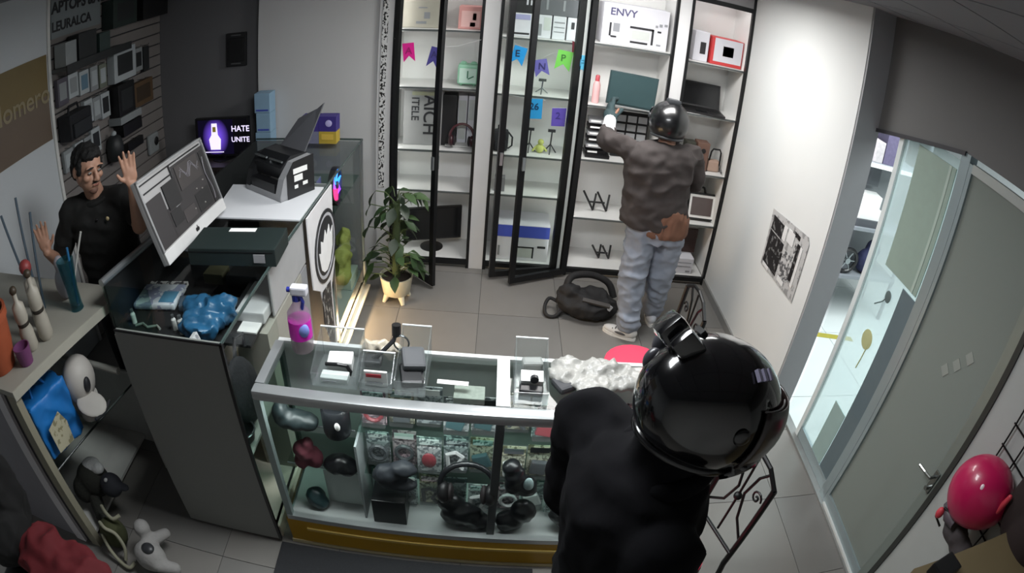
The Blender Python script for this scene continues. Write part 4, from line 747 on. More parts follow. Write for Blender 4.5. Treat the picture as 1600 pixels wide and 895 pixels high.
polo = M('polo_black', '#121211', .85, var=.15, bump=.25, scale=18)
bm = B(); loft(bm, [((-2.11, 2.345, 1.485), .09, .075, .45), ((-2.108, 2.345, 1.45), .17, .10, .45), ((-2.108, 2.35, 1.38), .215, .125, .45), ((-2.11, 2.36, 1.22), .205, .13, .45), ((-2.12, 2.385, 1.0), .195, .14, .45), ((-2.12, 2.40, .84), .20, .145, .45)])
for a, b in ((shR, elR), (shL, elL)): a, b = Vector(a), Vector(b); cap(bm, a, .078, a + (b - a) * .72, .066)
cap(bm, shR, .07, (-2.115, 2.35, 1.45), .085); cap(bm, shL, .07, (-2.115, 2.35, 1.45), .085)
sh = obj('polo_shirt', fuse(bm, .011, 4, .015, (8, 8, 9)), polo, man, True)
bm = B(); nc = Vector((-2.115, 2.335, 1.478)); tube(bm, [nc + Vector((.078 * math.cos(a), .074 * math.sin(a), .012 * math.sin(a + 1))) for a in [2 * PI * k / 20 for k in range(20)]], .018, 8, True); obj('collar', bm, polo, sh, True)
part('badge', M('badge_gold', '#c7b48a', .4), sh, ell, (-1.985, 2.255, 1.40), (.012, .006, .012), smooth=True); part('button', black, sh, ell, (-2.055, 2.235, 1.40), .007, smooth=True)
bm = B()
for x, y in ((-2.22, 2.35), (-2.04, 2.46)): cap(bm, (x, y, .88), .105, (x + .01, y - .01, .48), .08); cap(bm, (x + .01, y - .01, .48), .08, (x, y + .02, .07), .065)
ell(bm, (-2.12, 2.40, .90), (.18, .135, .11), (0, 0, .45)); obj('trousers', fuse(bm, .014, 4), M('trousers_dark', '#1b1c22', .85), man, True)
for x, y in ((-2.22, 2.35), (-2.04, 2.46)):
    bm = B(); ell(bm, (x + .03, y - .05, .045), (.052, .135, .045), (0, 0, .45)); box(bm, (x - .02, y - .18, 0), (x + .08, y + .07, .03), (0, 0, .45), .01); obj('shoe', fuse(bm, .01, 2), black, man, True)

# ---- helmeted person in jeans taking goods from the open cabinet
r2 = thing('person', 'person in black helmet, dark jacket and blue jeans reaching into the open cabinet', 'person', (1.14, 3.72, 0))
shL2, elL2, wrL2, haL = Vector((.85, 3.74, 1.395)), Vector((.735, 3.92, 1.385)), Vector((.79, 4.17, 1.475)), Vector((.80, 4.30, 1.545)); shR2, elR2, wrR2 = Vector((1.30, 3.76, 1.40)), Vector((1.385, 3.80, 1.20)), Vector((1.27, 4.02, 1.16))
Hc2 = Vector((1.105, 3.74, 1.612)); HR2 = basis((.02, 1, -.10), (.06, 0, 1))
legs = (((1.035, 3.70, .86), (1.015, 3.65, .47), (1.045, 3.60, .10)), ((1.245, 3.71, .86), (1.24, 3.72, .47), (1.275, 3.83, .10)))
bm = B(); head(bm, Hc2 + Vector((0, 0, -.02)), HR2, .98); cap(bm, Hc2 + Vector((0, -.02, -.08)), .055, (1.10, 3.70, 1.42), .065); ell(bm, (1.09, 3.70, 1.22), (.19, .11, .22)); ell(bm, (1.13, 3.70, .95), (.17, .12, .2))
for ch in ((shL2, elL2, wrL2), (shR2, elR2, wrR2)): cap(bm, ch[0], .055, ch[1], .045); cap(bm, ch[1], .045, ch[2], .029)
for a, b, c_ in legs: cap(bm, a, .09, b, .06); cap(bm, b, .058, c_, .04)
hand(bm, wrL2, (.04, .8, .6), (.7, .3, -.4), (.25, -.6, .75), .12, .9); hand(bm, wrR2, (-.3, .95, .1), (-.4, 0, -.9), (-.9, -.2, .1), .19, .4)
b2 = obj('body', fuse(bm, .006, 3), skin2, r2, True); face_parts(b2, Hc2 + Vector((0, 0, -.02)), HR2, .98)
hsm = M('helmet_black', '#0c0d0f', .3, var=.05, coat=.4); vis = M('visor_dark', '#0c0d10', .08, coat=.8); trm = M('helmet_trim', '#3a3c3f', .35)
helmet(b2, Hc2, HR2, (.138, .158, .146), hsm, vis, trm, True)
jk = M('jacket_charcoal', '#3b3534', .85, var=.12, bump=.4, scale=9)
bm = B(); loft(bm, [((1.095, 3.715, 1.475), .10, .09), ((1.09, 3.71, 1.445), .19, .115), ((1.085, 3.705, 1.38), .245, .135), ((1.08, 3.70, 1.25), .235, .145), ((1.085, 3.70, 1.10), .225, .145), ((1.10, 3.70, .98), .232, .15), ((1.105, 3.70, .885), .238, .15)])
cap(bm, shL2, .082, elL2, .07); cap(bm, elL2, .07, elL2 + (wrL2 - elL2) * .35, .058); cap(bm, shR2, .085, elR2, .075); cap(bm, elR2, .075, elR2 + (wrR2 - elR2) * .8, .055)
jo = obj('jacket', fuse(bm, .011, 4, .022, (7, 7, 9)), jk, r2, True)
bm = B(); tube(bm, [elL2 + (wrL2 - elL2) * (.3 + .75 * k / 4) for k in range(5)], [.055, .051, .048, .046, .045], 14); obj('white_cuff', bm, M('cuff_white', '#dfdfe0', .7), r2, True)
gl = M('glove_teal', '#2b3d40', .8, bump=.2, scale=40)
bm = B(); w = wrL2 + (wrL2 - elL2).normalized() * .01; f = Vector((.04, .8, .6)).normalized(); n = Vector((.7, .3, -.4)); t_ = Vector((.6, -.5, .5))
ell(bm, w + f * .065, (.062, .034, .075), basis((.9, .0, 0), f)); cap(bm, w - f * .02, .050, w + f * .03, .054)
for i, (o, ln) in enumerate(((.041, .11), (.014, .13), (-.014, .12), (-.041, .095))):
    tt = (Vector((.25, -.6, .75)) - f * Vector((.25, -.6, .75)).dot(f)).normalized(); p = w + f * .115 + tt * o; q = p + (f * .85 + n * .25).normalized() * ln * .5; cap(bm, p - f * .02, .0185, q, .017, 8); cap(bm, q, .017, q + (f * .45 + n * .8).normalized() * ln * .45, .015, 8)
cap(bm, w + f * .03 + Vector((.035, -.025, .01)), .021, w + f * .08 + Vector((.08, -.018, .014)), .017, 8); obj('glove', fuse(bm, .006, 2), gl, r2, True)
brs = M('shirt_brown', '#73503f', .85, var=.15, bump=.4, scale=12)
bm = B(); loft(bm, [((1.19, 3.69, 1.04), .10, .135), ((1.175, 3.695, .97), .176, .150), ((1.163, 3.695, .865), .195, .158), ((1.16, 3.695, .832), .19, .15)]); obj('shirt_hem', fuse(bm, .009, 3, .010, (20, 20, 5)), brs, r2, True)
denim = M('denim_pale', '#8a919e', .8, var=.2, bump=.35, scale=10)
bm = B(); loft(bm, [((1.135, 3.70, .93), .20, .135), ((1.135, 3.70, .86), .22, .145), ((1.138, 3.70, .78), .215, .14)])
for (a, b, c_), w_ in zip(legs, (.10, .10)): cap(bm, a, .115, b, .096); cap(bm, b, .096, (c_[0], c_[1] + .01, .12), .083); ell(bm, (c_[0], c_[1], .14), (.09, .09, .035)); ell(bm, (c_[0] - .01, c_[1] - .01, .20), (.088, .088, .025)); ell(bm, (b[0], b[1] - .015, b[2] + .06), (.1, .09, .05))
obj('jeans', fuse(bm, .011, 4, .020, (9, 9, 13)), denim, r2, True)
shw = M('shoe_white', '#c9c8c6', .6); sole = M('shoe_sole', '#e2e2e0', .5); shd = M('shoe_grey', '#4d4b4b', .7)
def shoe(c, toe, m=shw):
    c = Vector(c); R = basis(toe); P = lambda *a: c + R @ Vector(a); bm = B()
    ell(bm, P(0, .05, .035), (.045, .13, .038), R); ell(bm, P(0, -.03, .06), (.042, .065, .045), R); ell(bm, P(0, .0, .10), (.042, .045, .03), R)
    s = obj('shoe', fuse(bm, .008, 2), m, r2, True)
    bm = B(); prism(bm, [P(.046 * math.sin(a) * (1 if math.cos(a) > 0 else .85), .045 + .135 * math.cos(a), 0) for a in [2 * PI * k / 20 for k in range(20)]], (0, 0, .026)); obj('sole', bm, sole, s)
    for k in range(4): part('lace', shd, s, cap, P(-.028, .03 + k * .022, .083 - k * .008), .005, P(.028, .03 + k * .022, .083 - k * .008), .005, 6)
    for k in (-1, 1): part('side_stripe', shd, s, ell, P(k * .039, .03, .045), (.008, .045, .01), R, smooth=True)
shoe((1.035, 3.595, 0), (-.86, .5, 0)); shoe((1.28, 3.83, 0), (.15, 1, 0), M('shoe_pale', '#c4c8d0', .6))

# flat screen being lifted by that person
t = thing('flat_screen', 'dark green-grey flat screen held by the gloved hand in the open cabinet', 'screen', (1.0, 4.50, 1.487)); R = (-.07, .055, 0)
pbox('housing', M('panel_teal', '#34474a', .35, .1), t, (.805, 4.505, 1.495), (1.195, 4.525, 1.765), R, .004); pbox('front_face', M('panel_teal_face', '#3a4f52', .3, .1), t, (.815, 4.4995, 1.51), (1.185, 4.506, 1.755), R); pbox('lower_lip', M('panel_lip', '#a5a8aa', .4), t, (.83, 4.50, 1.486), (1.17, 4.53, 1.497), (0, .055, 0)); t.location.z += .014

# ---- helmeted person in black in the foreground
r1 = thing('person', 'person in black jacket and glossy black helmet in the foreground by the front counter', 'person', (.44, .88, 0))
Hc1 = Vector((.460, .862, 1.748)); HR1 = basis((.93, -.02, -.26), (.24, .10, .9))
sl1, el1, wl1 = Vector((.275, 1.06, 1.50)), Vector((.275, 1.09, 1.19)), Vector((.46, 1.14, 1.02)); sr1, er1, wr1 = Vector((.40, .68, 1.46)), Vector((.46, .67, 1.17)), Vector((.55, .84, 1.0))
lg1 = (((.40, .98, .93), (.43, .99, .50), (.40, 1.0, .09)), ((.45, .79, .93), (.49, .78, .50), (.46, .76, .09)))
bm = B(); head(bm, Hc1 + HR1 @ Vector((0, 0, -.02)), HR1, 1.0); cap(bm, Hc1 + Vector((-.03, 0, -.09)), .055, (.36, .87, 1.52), .065); ell(bm, (.37, .87, 1.30), (.13, .19, .22)); ell(bm, (.41, .88, 1.02), (.13, .17, .2))
for ch in ((sl1, el1, wl1), (sr1, er1, wr1)): cap(bm, ch[0], .055, ch[1], .045); cap(bm, ch[1], .045, ch[2], .029)
for a, b, c_ in lg1: cap(bm, a, .09, b, .06); cap(bm, b, .058, c_, .04); ell(bm, (c_[0] + .06, c_[1], .04), (.11, .045, .035))
hand(bm, wl1, (.9, .1, -.2), (-.2, -.3, -.9), (.1, -.95, 0), .19, .35); hand(bm, wr1, (.85, .45, -.1), (-.2, .3, -.9), (0, .95, 0), .19, .35)
b1 = obj('body', fuse(bm, .006, 3), skin2, r1, True); face_parts(b1, Hc1 + HR1 @ Vector((0, 0, -.02)), HR1, 1.0)
hsm1 = M('helmet_gloss_black', '#08080a', .16, var=.05, coat=1.)
h1 = helmet(b1, Hc1, HR1, (.137, .164, .145), hsm1, M('visor_brown', '#2b2221', .3, coat=.3), M('helmet_trim_black', '#0b0b0d', .25, coat=.5), False, 1.12)
def hl(name, m, fn):
    bm = B(); fn(bm); bmesh.ops.transform(bm, matrix=Matrix.Translation(Hc1) @ HR1.to_4x4(), verts=bm.verts); return obj(name, bm, m, h1, True)
hl('top_vent', M('vent_gloss', '#0e0e10', .15, coat=1.), lambda bm: (box(bm, (-.075, -.165, .068), (-.010, -.075, .128), (-.55, -.22, 0), .014), box(bm, (-.004, -.150, .082), (.030, -.080, .134), (-.5, -.05, 0), .012)))
hl('vent_slot', black, lambda bm: box(bm, (-.06, -.084, .118), (-.024, -.072, .13), (-.55, -.2, 0)))
hl('side_vent', M('vent_grey', '#3b3b40', .3), lambda bm: (ell(bm, (-.09, -.12, .055), (.02, .02, .03)), ell(bm, (-.055, -.14, .03), (.018, .018, .026))))
for k in range(3): hl('sticker', M('sticker_silver', '#8d8aa0', .3), lambda bm, k=k: box(bm, (.066 - .012 * k, .012 + .02 * k, .121 - .001 * k), (.091 - .012 * k, .02 + .02 * k, .130 - .001 * k), (0, .55, .4)))
hl('visor_edge', M('edge_grey', '#6d6a6b', .3), lambda bm: tube(bm, [(.143 * math.cos(e) * math.sin(math.radians(a)), .1708 * math.cos(e) * math.cos(math.radians(a)), .1506 * math.sin(e)) for a in range(20, 71, 5) for e in (math.radians(30),)], .0022, 6))
jb = M('jacket_black', '#07070b', .95, spec=.2, var=.2, bump=.35, scale=8)
bm = B(); loft(bm, [((.41, .87, 1.60), .09, .095), ((.385, .87, 1.565), .13, .15), ((.37, .87, 1.48), .16, .205), ((.375, .87, 1.33), .165, .22), ((.40, .875, 1.10), .17, .215), ((.43, .88, .80), .18, .215)])
for a, b, c_ in ((sl1, el1, wl1), (sr1, er1, wr1)): cap(bm, a, .094, b, .078); cap(bm, b, .078, b + (c_ - b) * .9, .058)
cap(bm, (.40, .87, 1.52), .10, Hc1 + Vector((-.045, 0, -.10)), .088); cap(bm, sl1, .09, (.38, .90, 1.47), .11); cap(bm, sr1, .085, (.38, .84, 1.45), .11)
jo1 = obj('jacket', fuse(bm, .011, 5, .016, (7, 7, 8)), jb, r1, True)
bm = B(); tube(bm, [(.40 + .105 * math.cos(a), .868 + .10 * math.sin(a), 1.575 + .03 * math.cos(a)) for a in [2 * PI * k / 20 for k in range(20)]], .03, 8, True); obj('hood', fuse(bm, .012, 2), jb, jo1, True)
bm = B()
for a, b, c_ in lg1: cap(bm, a, .11, b, .085); cap(bm, b, .085, (c_[0], c_[1], .08), .07)
ell(bm, (.425, .88, .92), (.14, .19, .1)); obj('trousers', fuse(bm, .014, 4), M('trousers_dark', '#1b1c22', .85), r1, True)
for a, b, c_ in lg1:
    bm = B(); ell(bm, (c_[0] + .06, c_[1], .05), (.135, .052, .05)); box(bm, (c_[0] - .07, c_[1] - .045, 0), (c_[0] + .19, c_[1] + .045, .03), None, .01); obj('shoe', fuse(bm, .01, 2), black, r1, True)

# ---- black backpack on the floor
t = thing('backpack', 'black shoulder bag with wide looped straps lying on the floor by the jeans', 'bag', (.76, 3.80, 0)); bkf = M('bag_black', '#1b1a1b', .8, var=.2, bump=.4, scale=18)
bm = B(); ell(bm, (.79, 3.79, .10), (.21, .13, .10), (0, .05, -.15)); ell(bm, (.66, 3.83, .13), (.10, .10, .11)); ell(bm, (.92, 3.80, .08), (.12, .10, .08)); ell(bm, (.84, 3.85, .12), (.14, .1, .09)); bg = obj('body', fuse(bm, .011, 3, .025, (9, 9, 14)), bkf, t, True)
def strap(pts, w, th, n=18):
    """flat strap along a smoothed path"""
    P_ = [Vector(p) for p in pts]; out = []
    for i in range(len(P_) - 1):
        p0, p1, p2, p3 = P_[max(i - 1, 0)], P_[i], P_[i + 1], P_[min(i + 2, len(P_) - 1)]
        for k in range(5):
            u = k / 5; out.append(.5 * ((2 * p1) + (p2 - p0) * u + (2 * p0 - 5 * p1 + 4 * p2 - p3) * u * u + (3 * p1 - p0 - 3 * p2 + p3) * u ** 3))
    out.append(P_[-1]); bm = B(); tube(bm, out, w, 8); return bm
obj('wide_strap', strap([(.62, 3.82, .17), (.645, 3.88, .26), (.72, 3.93, .275), (.85, 3.97, .255), (.97, 3.96, .20), (1.02, 3.92, .10)], .028, .01), bkf, t, True)
obj('strap', strap([(.60, 3.76, .05), (.55, 3.73, .014), (.49, 3.74, .016), (.475, 3.80, .05), (.51, 3.87, .085), (.57, 3.86, .07), (.60, 3.84, .06)], .014, .01), bkf, t, True)
pbox('zip_flap', M('bag_grey', '#45413f', .7), t, (.74, 3.69, .16), (.95, 3.72, .18), (.4, .12, -.15)); part('buckle', M('buckle_white', '#b9b9bb', .4), t, box, (.935, 3.685, .12), (.965, 3.70, .16), (0, .5, 0))

t.location += Vector((-.03, .06, .004))

# ================================================================== POTTED PLANT
t = thing('potted_plant', 'leafy green potted plant in a white footed pot by the counter end', 'plant', (-.69, 3.915, 0)); potm = M('pot_cream', '#cfcab4', .5); pc = Vector((-.69, 3.915, 0))
pot = part('pot', potm, t, lathe, [(.075, .05), (.105, .07), (.125, .20), (.13, .215), (.12, .215), (.11, .19), (.05, .18)], pc, smooth=True)
for k in range(4): part('foot', potm, pot, cyl, pc + Vector((.075 * math.cos(k * PI / 2 + .6), .075 * math.sin(k * PI / 2 + .6), .07)), pc + Vector((.11 * math.cos(k * PI / 2 + .6), .11 * math.sin(k * PI / 2 + .6), 0)), .028, .014)
part('soil', M('soil', '#2c231c', .95), t, lathe, [(.11, 0), (.112, .012), (.02, .02)], pc + Vector((0, 0, .185)))
stm = M('plant_stem', '#4a5a33', .6); leaf_ms = [M('leaf_green_' + n, c, .5, var=.2, scale=12) for n, c in (('deep', '#2e4426'), ('mid', '#3d5430'), ('dark', '#24331f'))]
part('stake', M('stake_moss', '#3b4a2c', .9, bump=.5, scale=40), t, cyl, pc + Vector((0, .0, .18)), pc + Vector((.005, 0, .80)), .032, .028)
def leaf_mesh(L, Wd):
    bm = B(); rows = []
    for i, (u, w) in enumerate(((0, .06), (.15, .55), (.4, 1), (.65, .8), (.85, .4), (1, .02))):
        z = -.25 * L * u * u; rows.append([bm.verts.new((-Wd / 2 * w, L * u, z + .10 * Wd * w)), bm.verts.new((0, L * u, z)), bm.verts.new((Wd / 2 * w, L * u, z + .10 * Wd * w))])
    for a, b in zip(rows, rows[1:]):
        for j in range(2): bm.faces.new((a[j], a[j + 1], b[j + 1], b[j]))
    for f in bm.faces: f.smooth = True
    me = bpy.data.meshes.new('leaf'); bm.to_mesh(me); bm.free(); return me
lms = []
for m in leaf_ms:
    for L, Wd in ((.13, .075), (.105, .06), (.15, .08)): me = leaf_mesh(L, Wd); me.materials.append(m); lms.append(me)
rng = random.Random(3); stems = B()
for i in range(78):
    z = .22 + .70 * (i / 78) ** 1.0 + rng.uniform(-.02, .02); a = rng.uniform(0, 2 * PI) ; r = rng.uniform(.03, .11) * (1.25 - .35 * (z - .2)) + (.05 if z < .45 else 0)
    if .5 < z < .68 and rng.random() < .3: continue
    p0 = pc + Vector((.02 * math.cos(a), .02 * math.sin(a), z - .05)); p1 = pc + Vector((r * math.cos(a), r * math.sin(a), z))
    tube(stems, [p0, (p0 + p1) / 2 + Vector((0, 0, .02)), p1], .0035, 5)
    o = bpy.data.objects.new('leaf', rng.choice(lms)); COL.objects.link(o); o.parent = t; o.location = p1 - pc
    o.rotation_euler = (rng.uniform(-1.0, .1), rng.uniform(-.4, .4), a - PI / 2 + rng.uniform(-.4, .4)); s = rng.uniform(.8, 1.15); o.scale = (s, s, s)
for (dx, dy, dz, az) in ((.14, -.02, .88, .1), (.19, 0, .84, -.2), (.12, -.05, .90, .5), (-.14, -.03, .90, 2.9), (-.18, 0, .78, 3.0), (-.15, -.05, .70, 3.4), (-.20, -.04, .62, 2.7), (-.17, -.06, .30, 3.6), (-.20, -.05, .24, 3.2), (-.15, -.1, .36, 3.9), (.16, -.03, .34, -.2), (.12, -.06, .42, -.5)):
    p1 = pc + Vector((dx, dy, dz)); p0 = pc + Vector((0, 0, dz - .10)); tube(stems, [p0, (p0 + p1) / 2 + Vector((0, 0, .035)), p1], .004, 5)
    o = bpy.data.objects.new('leaf', rng.choice(lms)); COL.objects.link(o); o.parent = t; o.location = p1 - pc; o.rotation_euler = (-.9, rng.uniform(-.3, .3), az - PI / 2)
obj('stems', stems, stm, t)

# ================================================================== LEFT SHOWCASE
t = thing('wood_showcase', 'pale wooden showcase with board top and glass shelf at the lower left', 'showcase', (-2.4, 1.65, 0)); wd = M('board_beige', '#96948a', .55, var=.06, scale=5); wd2 = M('post_beige', '#8b8776', .55, var=.06, scale=5); gp = M('side_grey', '#858389', .6); wp_ = M('post_white', '#cfcccf', .5)
obj('board', prism(B(), [(-3.045, 2.10, 1.075), (-1.815, 2.085, 1.075), (-2.008, 1.19, 1.075), (-3.045, 1.19, 1.075)], (0, 0, .028)), wd, t)
obj('board_edge', prism(B(), [(-1.815, 2.085, 1.055), (-1.807, 2.086, 1.055), (-2.0, 1.19, 1.055), (-2.008, 1.19, 1.055)], (0, 0, .05)), M('board_rim', '#a9a79b', .5), t)
pbox('corner_post', wd2, t, (-2.075, 1.19, 0), (-2.01, 1.235, 1.075)); pbox('corner_post', wd2, t, (-1.86, 2.04, 0), (-1.825, 2.08, 1.075)); pbox('white_post', wp_, t, (-2.20, 1.185, 0), (-2.125, 1.235, 1.075)); pbox('side_panel', gp, t, (-3.04, 1.20, 0), (-2.20, 1.225, 1.075)); pbox('side_panel', M('side_dark', '#333236', .6), t, (-2.125, 1.205, 0), (-2.075, 1.225, 1.075))
pbox('far_panel', M('far_panel_pale', '#a4a5a3', .6), t, (-3.04, 2.07, 0), (-1.86, 2.085, .55)); pbox('back_panel', gp, t, (-3.04, 1.225, 0), (-3.02, 2.07, 1.07))
obj('glass_shelf', prism(B(), [(-3.02, 2.03, .56), (-1.875, 2.03, .56), (-2.03, 1.24, .56), (-3.02, 1.24, .56)], (0, 0, .01)), clear, t); part('shelf_edge', M('shelf_edge_dark', '#2d3432', .3), t, cyl, (-1.873, 2.03, .565), (-2.03, 1.24, .565), .006)
part('white_rail', M('rail_white', '#b6b5ae', .5), t, cyl, (-2.42, 1.93, .70), (-1.90, 1.905, .70), .02)
obj('far_glass', box(B(), (-3.02, 2.055, .56), (-1.86, 2.061, 1.07)), clear, t); pbox('low_shelf', M('low_shelf_grey', '#c4c4bf', .6), t, (-3.02, 1.23, .03), (-2.05, 2.07, .05))
ZB = 1.104
t = thing('clay_pot', 'orange clay pot with dark soil and dry sticks on the wooden board', 'pot', (-2.21, 1.32, ZB)); cp = Vector((-2.215, 1.33, ZB)); clay = M('clay_orange', '#a04f30', .7, var=.15)
part('body', clay, t, lathe, [(.085, 0), (.115, .12), (.13, .24), (.14, .245), (.14, .285), (.125, .285), (.118, .24), (.06, .22)], cp, smooth=True); part('soil', M('soil', '#2c231c', .95), t, ell, cp + Vector((0, 0, .26)), (.115, .115, .035), smooth=True)
for k, (dx, dy, h) in enumerate(((-.05, .03, .52), (.02, .04, .62), (-.02, -.03, .48), (.05, .0, .55), (.0, .06, .42))): part('dry_stick', M('stick_dark', '#2a2520', .8), t, tube, [cp + Vector((dx * .5, dy * .5, .25)), cp + Vector((dx, dy, .25 + h * .5)), cp + Vector((dx * 1.6 + .01 * k, dy * 1.2, .25 + h))], [.012, .010, .004], 6)
part('dry_leaf', M('stick_dark', '#2a2520', .8), t, ell, cp + Vector((.10, .06, .45)), (.02, .008, .09), (.2, .3, 0), smooth=True)
def bottle(label, x, y, top=None, tilt=0, hm=1.):
    t = thing('decorative_bottle', label, 'bottle', (x, y, ZB), 'banded bottles on the wooden board'); wb = M('bottle_cream', '#a5a094', .4)
    part('body', wb, t, lathe, [(.034, 0), (.045, .02 * hm), (.043, .10 * hm), (.03, .14 * hm), (.04, .17 * hm), (.036, .235 * hm), (.014, .255 * hm), (.014, .30 * hm)], (x, y, ZB), smooth=True); part('band', M('bottle_band', '#2a251f', .5), t, lathe, [(.0345, 0), (.036, .008), (.0345, .018)], (x, y, ZB + .132 * hm)); part('cap', M('bottle_brown', '#3f3529', .5) if top is None else top, t, ell, (x, y, ZB + .31 * hm), .022 if top is None else .038, smooth=True); return t
bottle('cream bottle with dark band standing nearest the orange clay pot', -2.10, 1.50); bottle('cream bottle with dark band and red ball top behind the others', -2.19, 1.70, M('red_ball', '#8e3a3a', .5)); bottle('cream bottle with dark band nearest the board edge beside the glass vase', -2.06, 1.60, None, 0, 1.1)
tag(obj('purple_cup', lathe(B(), [(.04, 0), (.05, .09), (.045, .09), (.036, .01)], (-2.06, 1.40, ZB), smooth := 20), M('cup_purple', '#6a3a63', .5), smooth=True), 'small purple cup at the foot of the cream bottles', 'cup')
t = thing('glass_vase', 'teal glass vase with two straws near the far end of the wooden board', 'vase', (-2.02, 1.86, ZB)); vg = glass('teal_glass', '#a9cdd3', 1.2, .03, .12, '#4f8d98')
part('vase', vg, t, lathe, [(.04, 0), (.036, .03), (.035, .12), (.052, .27), (.048, .27), (.031, .12), (.03, .03)], (-2.02, 1.86, ZB), smooth=True); part('blue_straw', M('straw_blue', '#2d6d9d', .4), t, cyl, (-2.005, 1.86, ZB + .02), (-1.985, 1.87, ZB + .33), .007); part('straw', M('straw_pale', '#b9b9b4', .5), t, cyl, (-2.02, 1.87, ZB + .1), (-1.92, 1.94, ZB + .38), .006)
for k, (x, y, dx, dy, h) in enumerate(((-2.30, 1.80, -.16, .02, .52), (-2.28, 1.80, -.10, .10, .58), (-2.27, 1.82, .0, .08, .5))): tag(obj('thin_stick', tube(B(), [(x, y, ZB), (x + dx * .5, y + dy * .5, ZB + h * .5), (x + dx, y + dy, ZB + h)], .008, 6), M('stick_blue', '#4c5a66', .6)), ('left', 'middle', 'right')[k] + ' one of three thin bluish sticks leaning against the white wall', 'stick', 'thin sticks on the board')
tag(obj('white_ornament', fuse(ell(ell(B(), (-2.16, 1.93, ZB + .09), (.05, .05, .09)), (-2.15, 1.93, ZB + .2), (.035, .035, .05)), .012, 2), M('ornament_white', '#9a949a', .5), smooth=True), 'pale rounded ornament behind the glass vase', 'ornament')
# goods on the glass shelf and below
t = thing('blue_carrier_bag', 'bright blue carrier bag with pale label on the glass shelf', 'bag', (-2.14, 1.42, .57)); bbm = M('bag_blue', '#1c6fb8', .5, var=.1, bump=.3, scale=10)
obj('body', fuse(prism(B(), [(-2.055, 1.27, .59), (-2.0, 1.55, .59), (-2.18, 1.58, .59), (-2.22, 1.30, .59)], (-.005, .01, .32)), .010, 3, .022, (8, 8, 7)), bbm, t, True)
obj('label', prism(B(), [(-2.012, 1.31, .63), (-1.988, 1.43, .62), (-1.985, 1.44, .74), (-1.99, 1.41, .82), (-2.012, 1.31, .78)], (.004, -.001, 0)), print_mat('bag_label', '#b8b39a', '#8a8468', 30, .55), t)
part('handle', bbm, t, tube, [(-2.11, 1.36, .90), (-2.12, 1.38, .97), (-2.11, 1.45, .98), (-2.10, 1.49, .90)], .008)
t = thing('spotted_hat', 'white cap with black oval spot on the glass shelf behind the blue bag', 'cap', (-1.99, 1.66, .57)); cw = M('cap_white', '#b6b1ab', .6)
part('crown', cw, t, ell, (-2.02, 1.68, .80), (.10, .12, .13), (0, .2, .3), smooth=True); part('brim', cw, t, ell, (-1.90, 1.60, .73), (.09, .08, .016), (.1, .35, .2), smooth=True); part('spot', ink, t, ell, (-1.925, 1.645, .81), (.02, .03, .045), (0, .2, .3), smooth=True); part('band', dark, t, tube, [(-1.84, 1.53, .70), (-1.82, 1.60, .69), (-1.83, 1.68, .70)], .009); part('base', cw, t, lathe, [(.07, 0), (.08, .12), (.07, .14)], (-2.02, 1.68, .57))
t = thing('plush_toy', 'black and white plush toy with cap lying on the low shelf of the showcase', 'toy', (-2.1, 1.52, .0)); pk = M('plush_black', '#23241f', .95, bump=.5, scale=60); pw = M('plush_white', '#a9aaa9', .95, bump=.5, scale=60)
obj('body', fuse(ell(ell(B(), (-2.10, 1.50, .17), (.12, .10, .11)), (-2.16, 1.44, .13), (.08, .08, .09)), .012, 3), pk, t, True); obj('chest', fuse(ell(ell(B(), (-2.09, 1.53, .255), (.07, .06, .035)), (-2.03, 1.52, .26), (.05, .04, .03)), .01, 2), pw, t, True); obj('head', fuse(ell(ell(B(), (-1.93, 1.48, .20), (.075, .07, .07)), (-1.85, 1.49, .20), (.05, .03, .015)), .01, 2), M('plush_navy', '#22242b', .8), t, True); part('eye', pw, t, ell, (-1.925, 1.455, .268), (.012, .014, .01)); part('leg', pk, t, cap, (-2.08, 1.42, .10), .045, (-2.0, 1.33, .06), .04); t.location.z += .045
t = thing('roped_pouch', 'dark green drawstring pouch with pale cords at the foot of the showcase', 'pouch', (-1.93, 1.30, 0)); pcx = Vector((-1.885, 1.265, 0))
obj('pouch', fuse(ell(ell(B(), pcx + Vector((0, 0, .10)), (.09, .08, .10)), pcx + Vector((.02, -.02, .17)), (.06, .05, .04)), .012, 2), M('pouch_green', '#3a3d24', .9), t, True); rp = M('rope_cream', '#8d8b78', .8)
for pts in ([(-2.02, 1.36, .22), (-1.96, 1.32, .235), (-1.90, 1.30, .23), (-1.86, 1.33, .24)], [(-1.99, 1.26, .21), (-1.93, 1.23, .22), (-1.88, 1.24, .18), (-1.85, 1.22, .10), (-1.86, 1.18, .03)], [(-1.98, 1.22, .16), (-1.96, 1.19, .08), (-1.90, 1.16, .03), (-1.82, 1.14, .03), (-1.79, 1.18, .04)]): obj('cord', strap([(a + .075, b - .025, c) for a, b, c in pts], .011, .01), rp, t, True)
rope_t = t; rope_t.location.z += .003
t = thing('white_toy', 'pale grey soft toy lying on the floor at the foot of the grey counter', 'toy', (-1.58, 1.24, 0)); gw = M('toy_pale', '#8c8a88', .9, bump=.4, scale=40)
obj('body', fuse(ell(cap(cap(ell(B(), (-1.60, 1.20, .10), (.10, .08, .09)), (-1.62, 1.26, .14), .04, (-1.55, 1.36, .12), .03), (-1.54, 1.16, .1), .04, (-1.46, 1.20, .05), .035), (-1.65, 1.30, .20), (.05, .05, .05)), .012, 3), gw, t, True); part('patch', dark, t, ell, (-1.58, 1.20, .18), (.04, .035, .02), smooth=True)
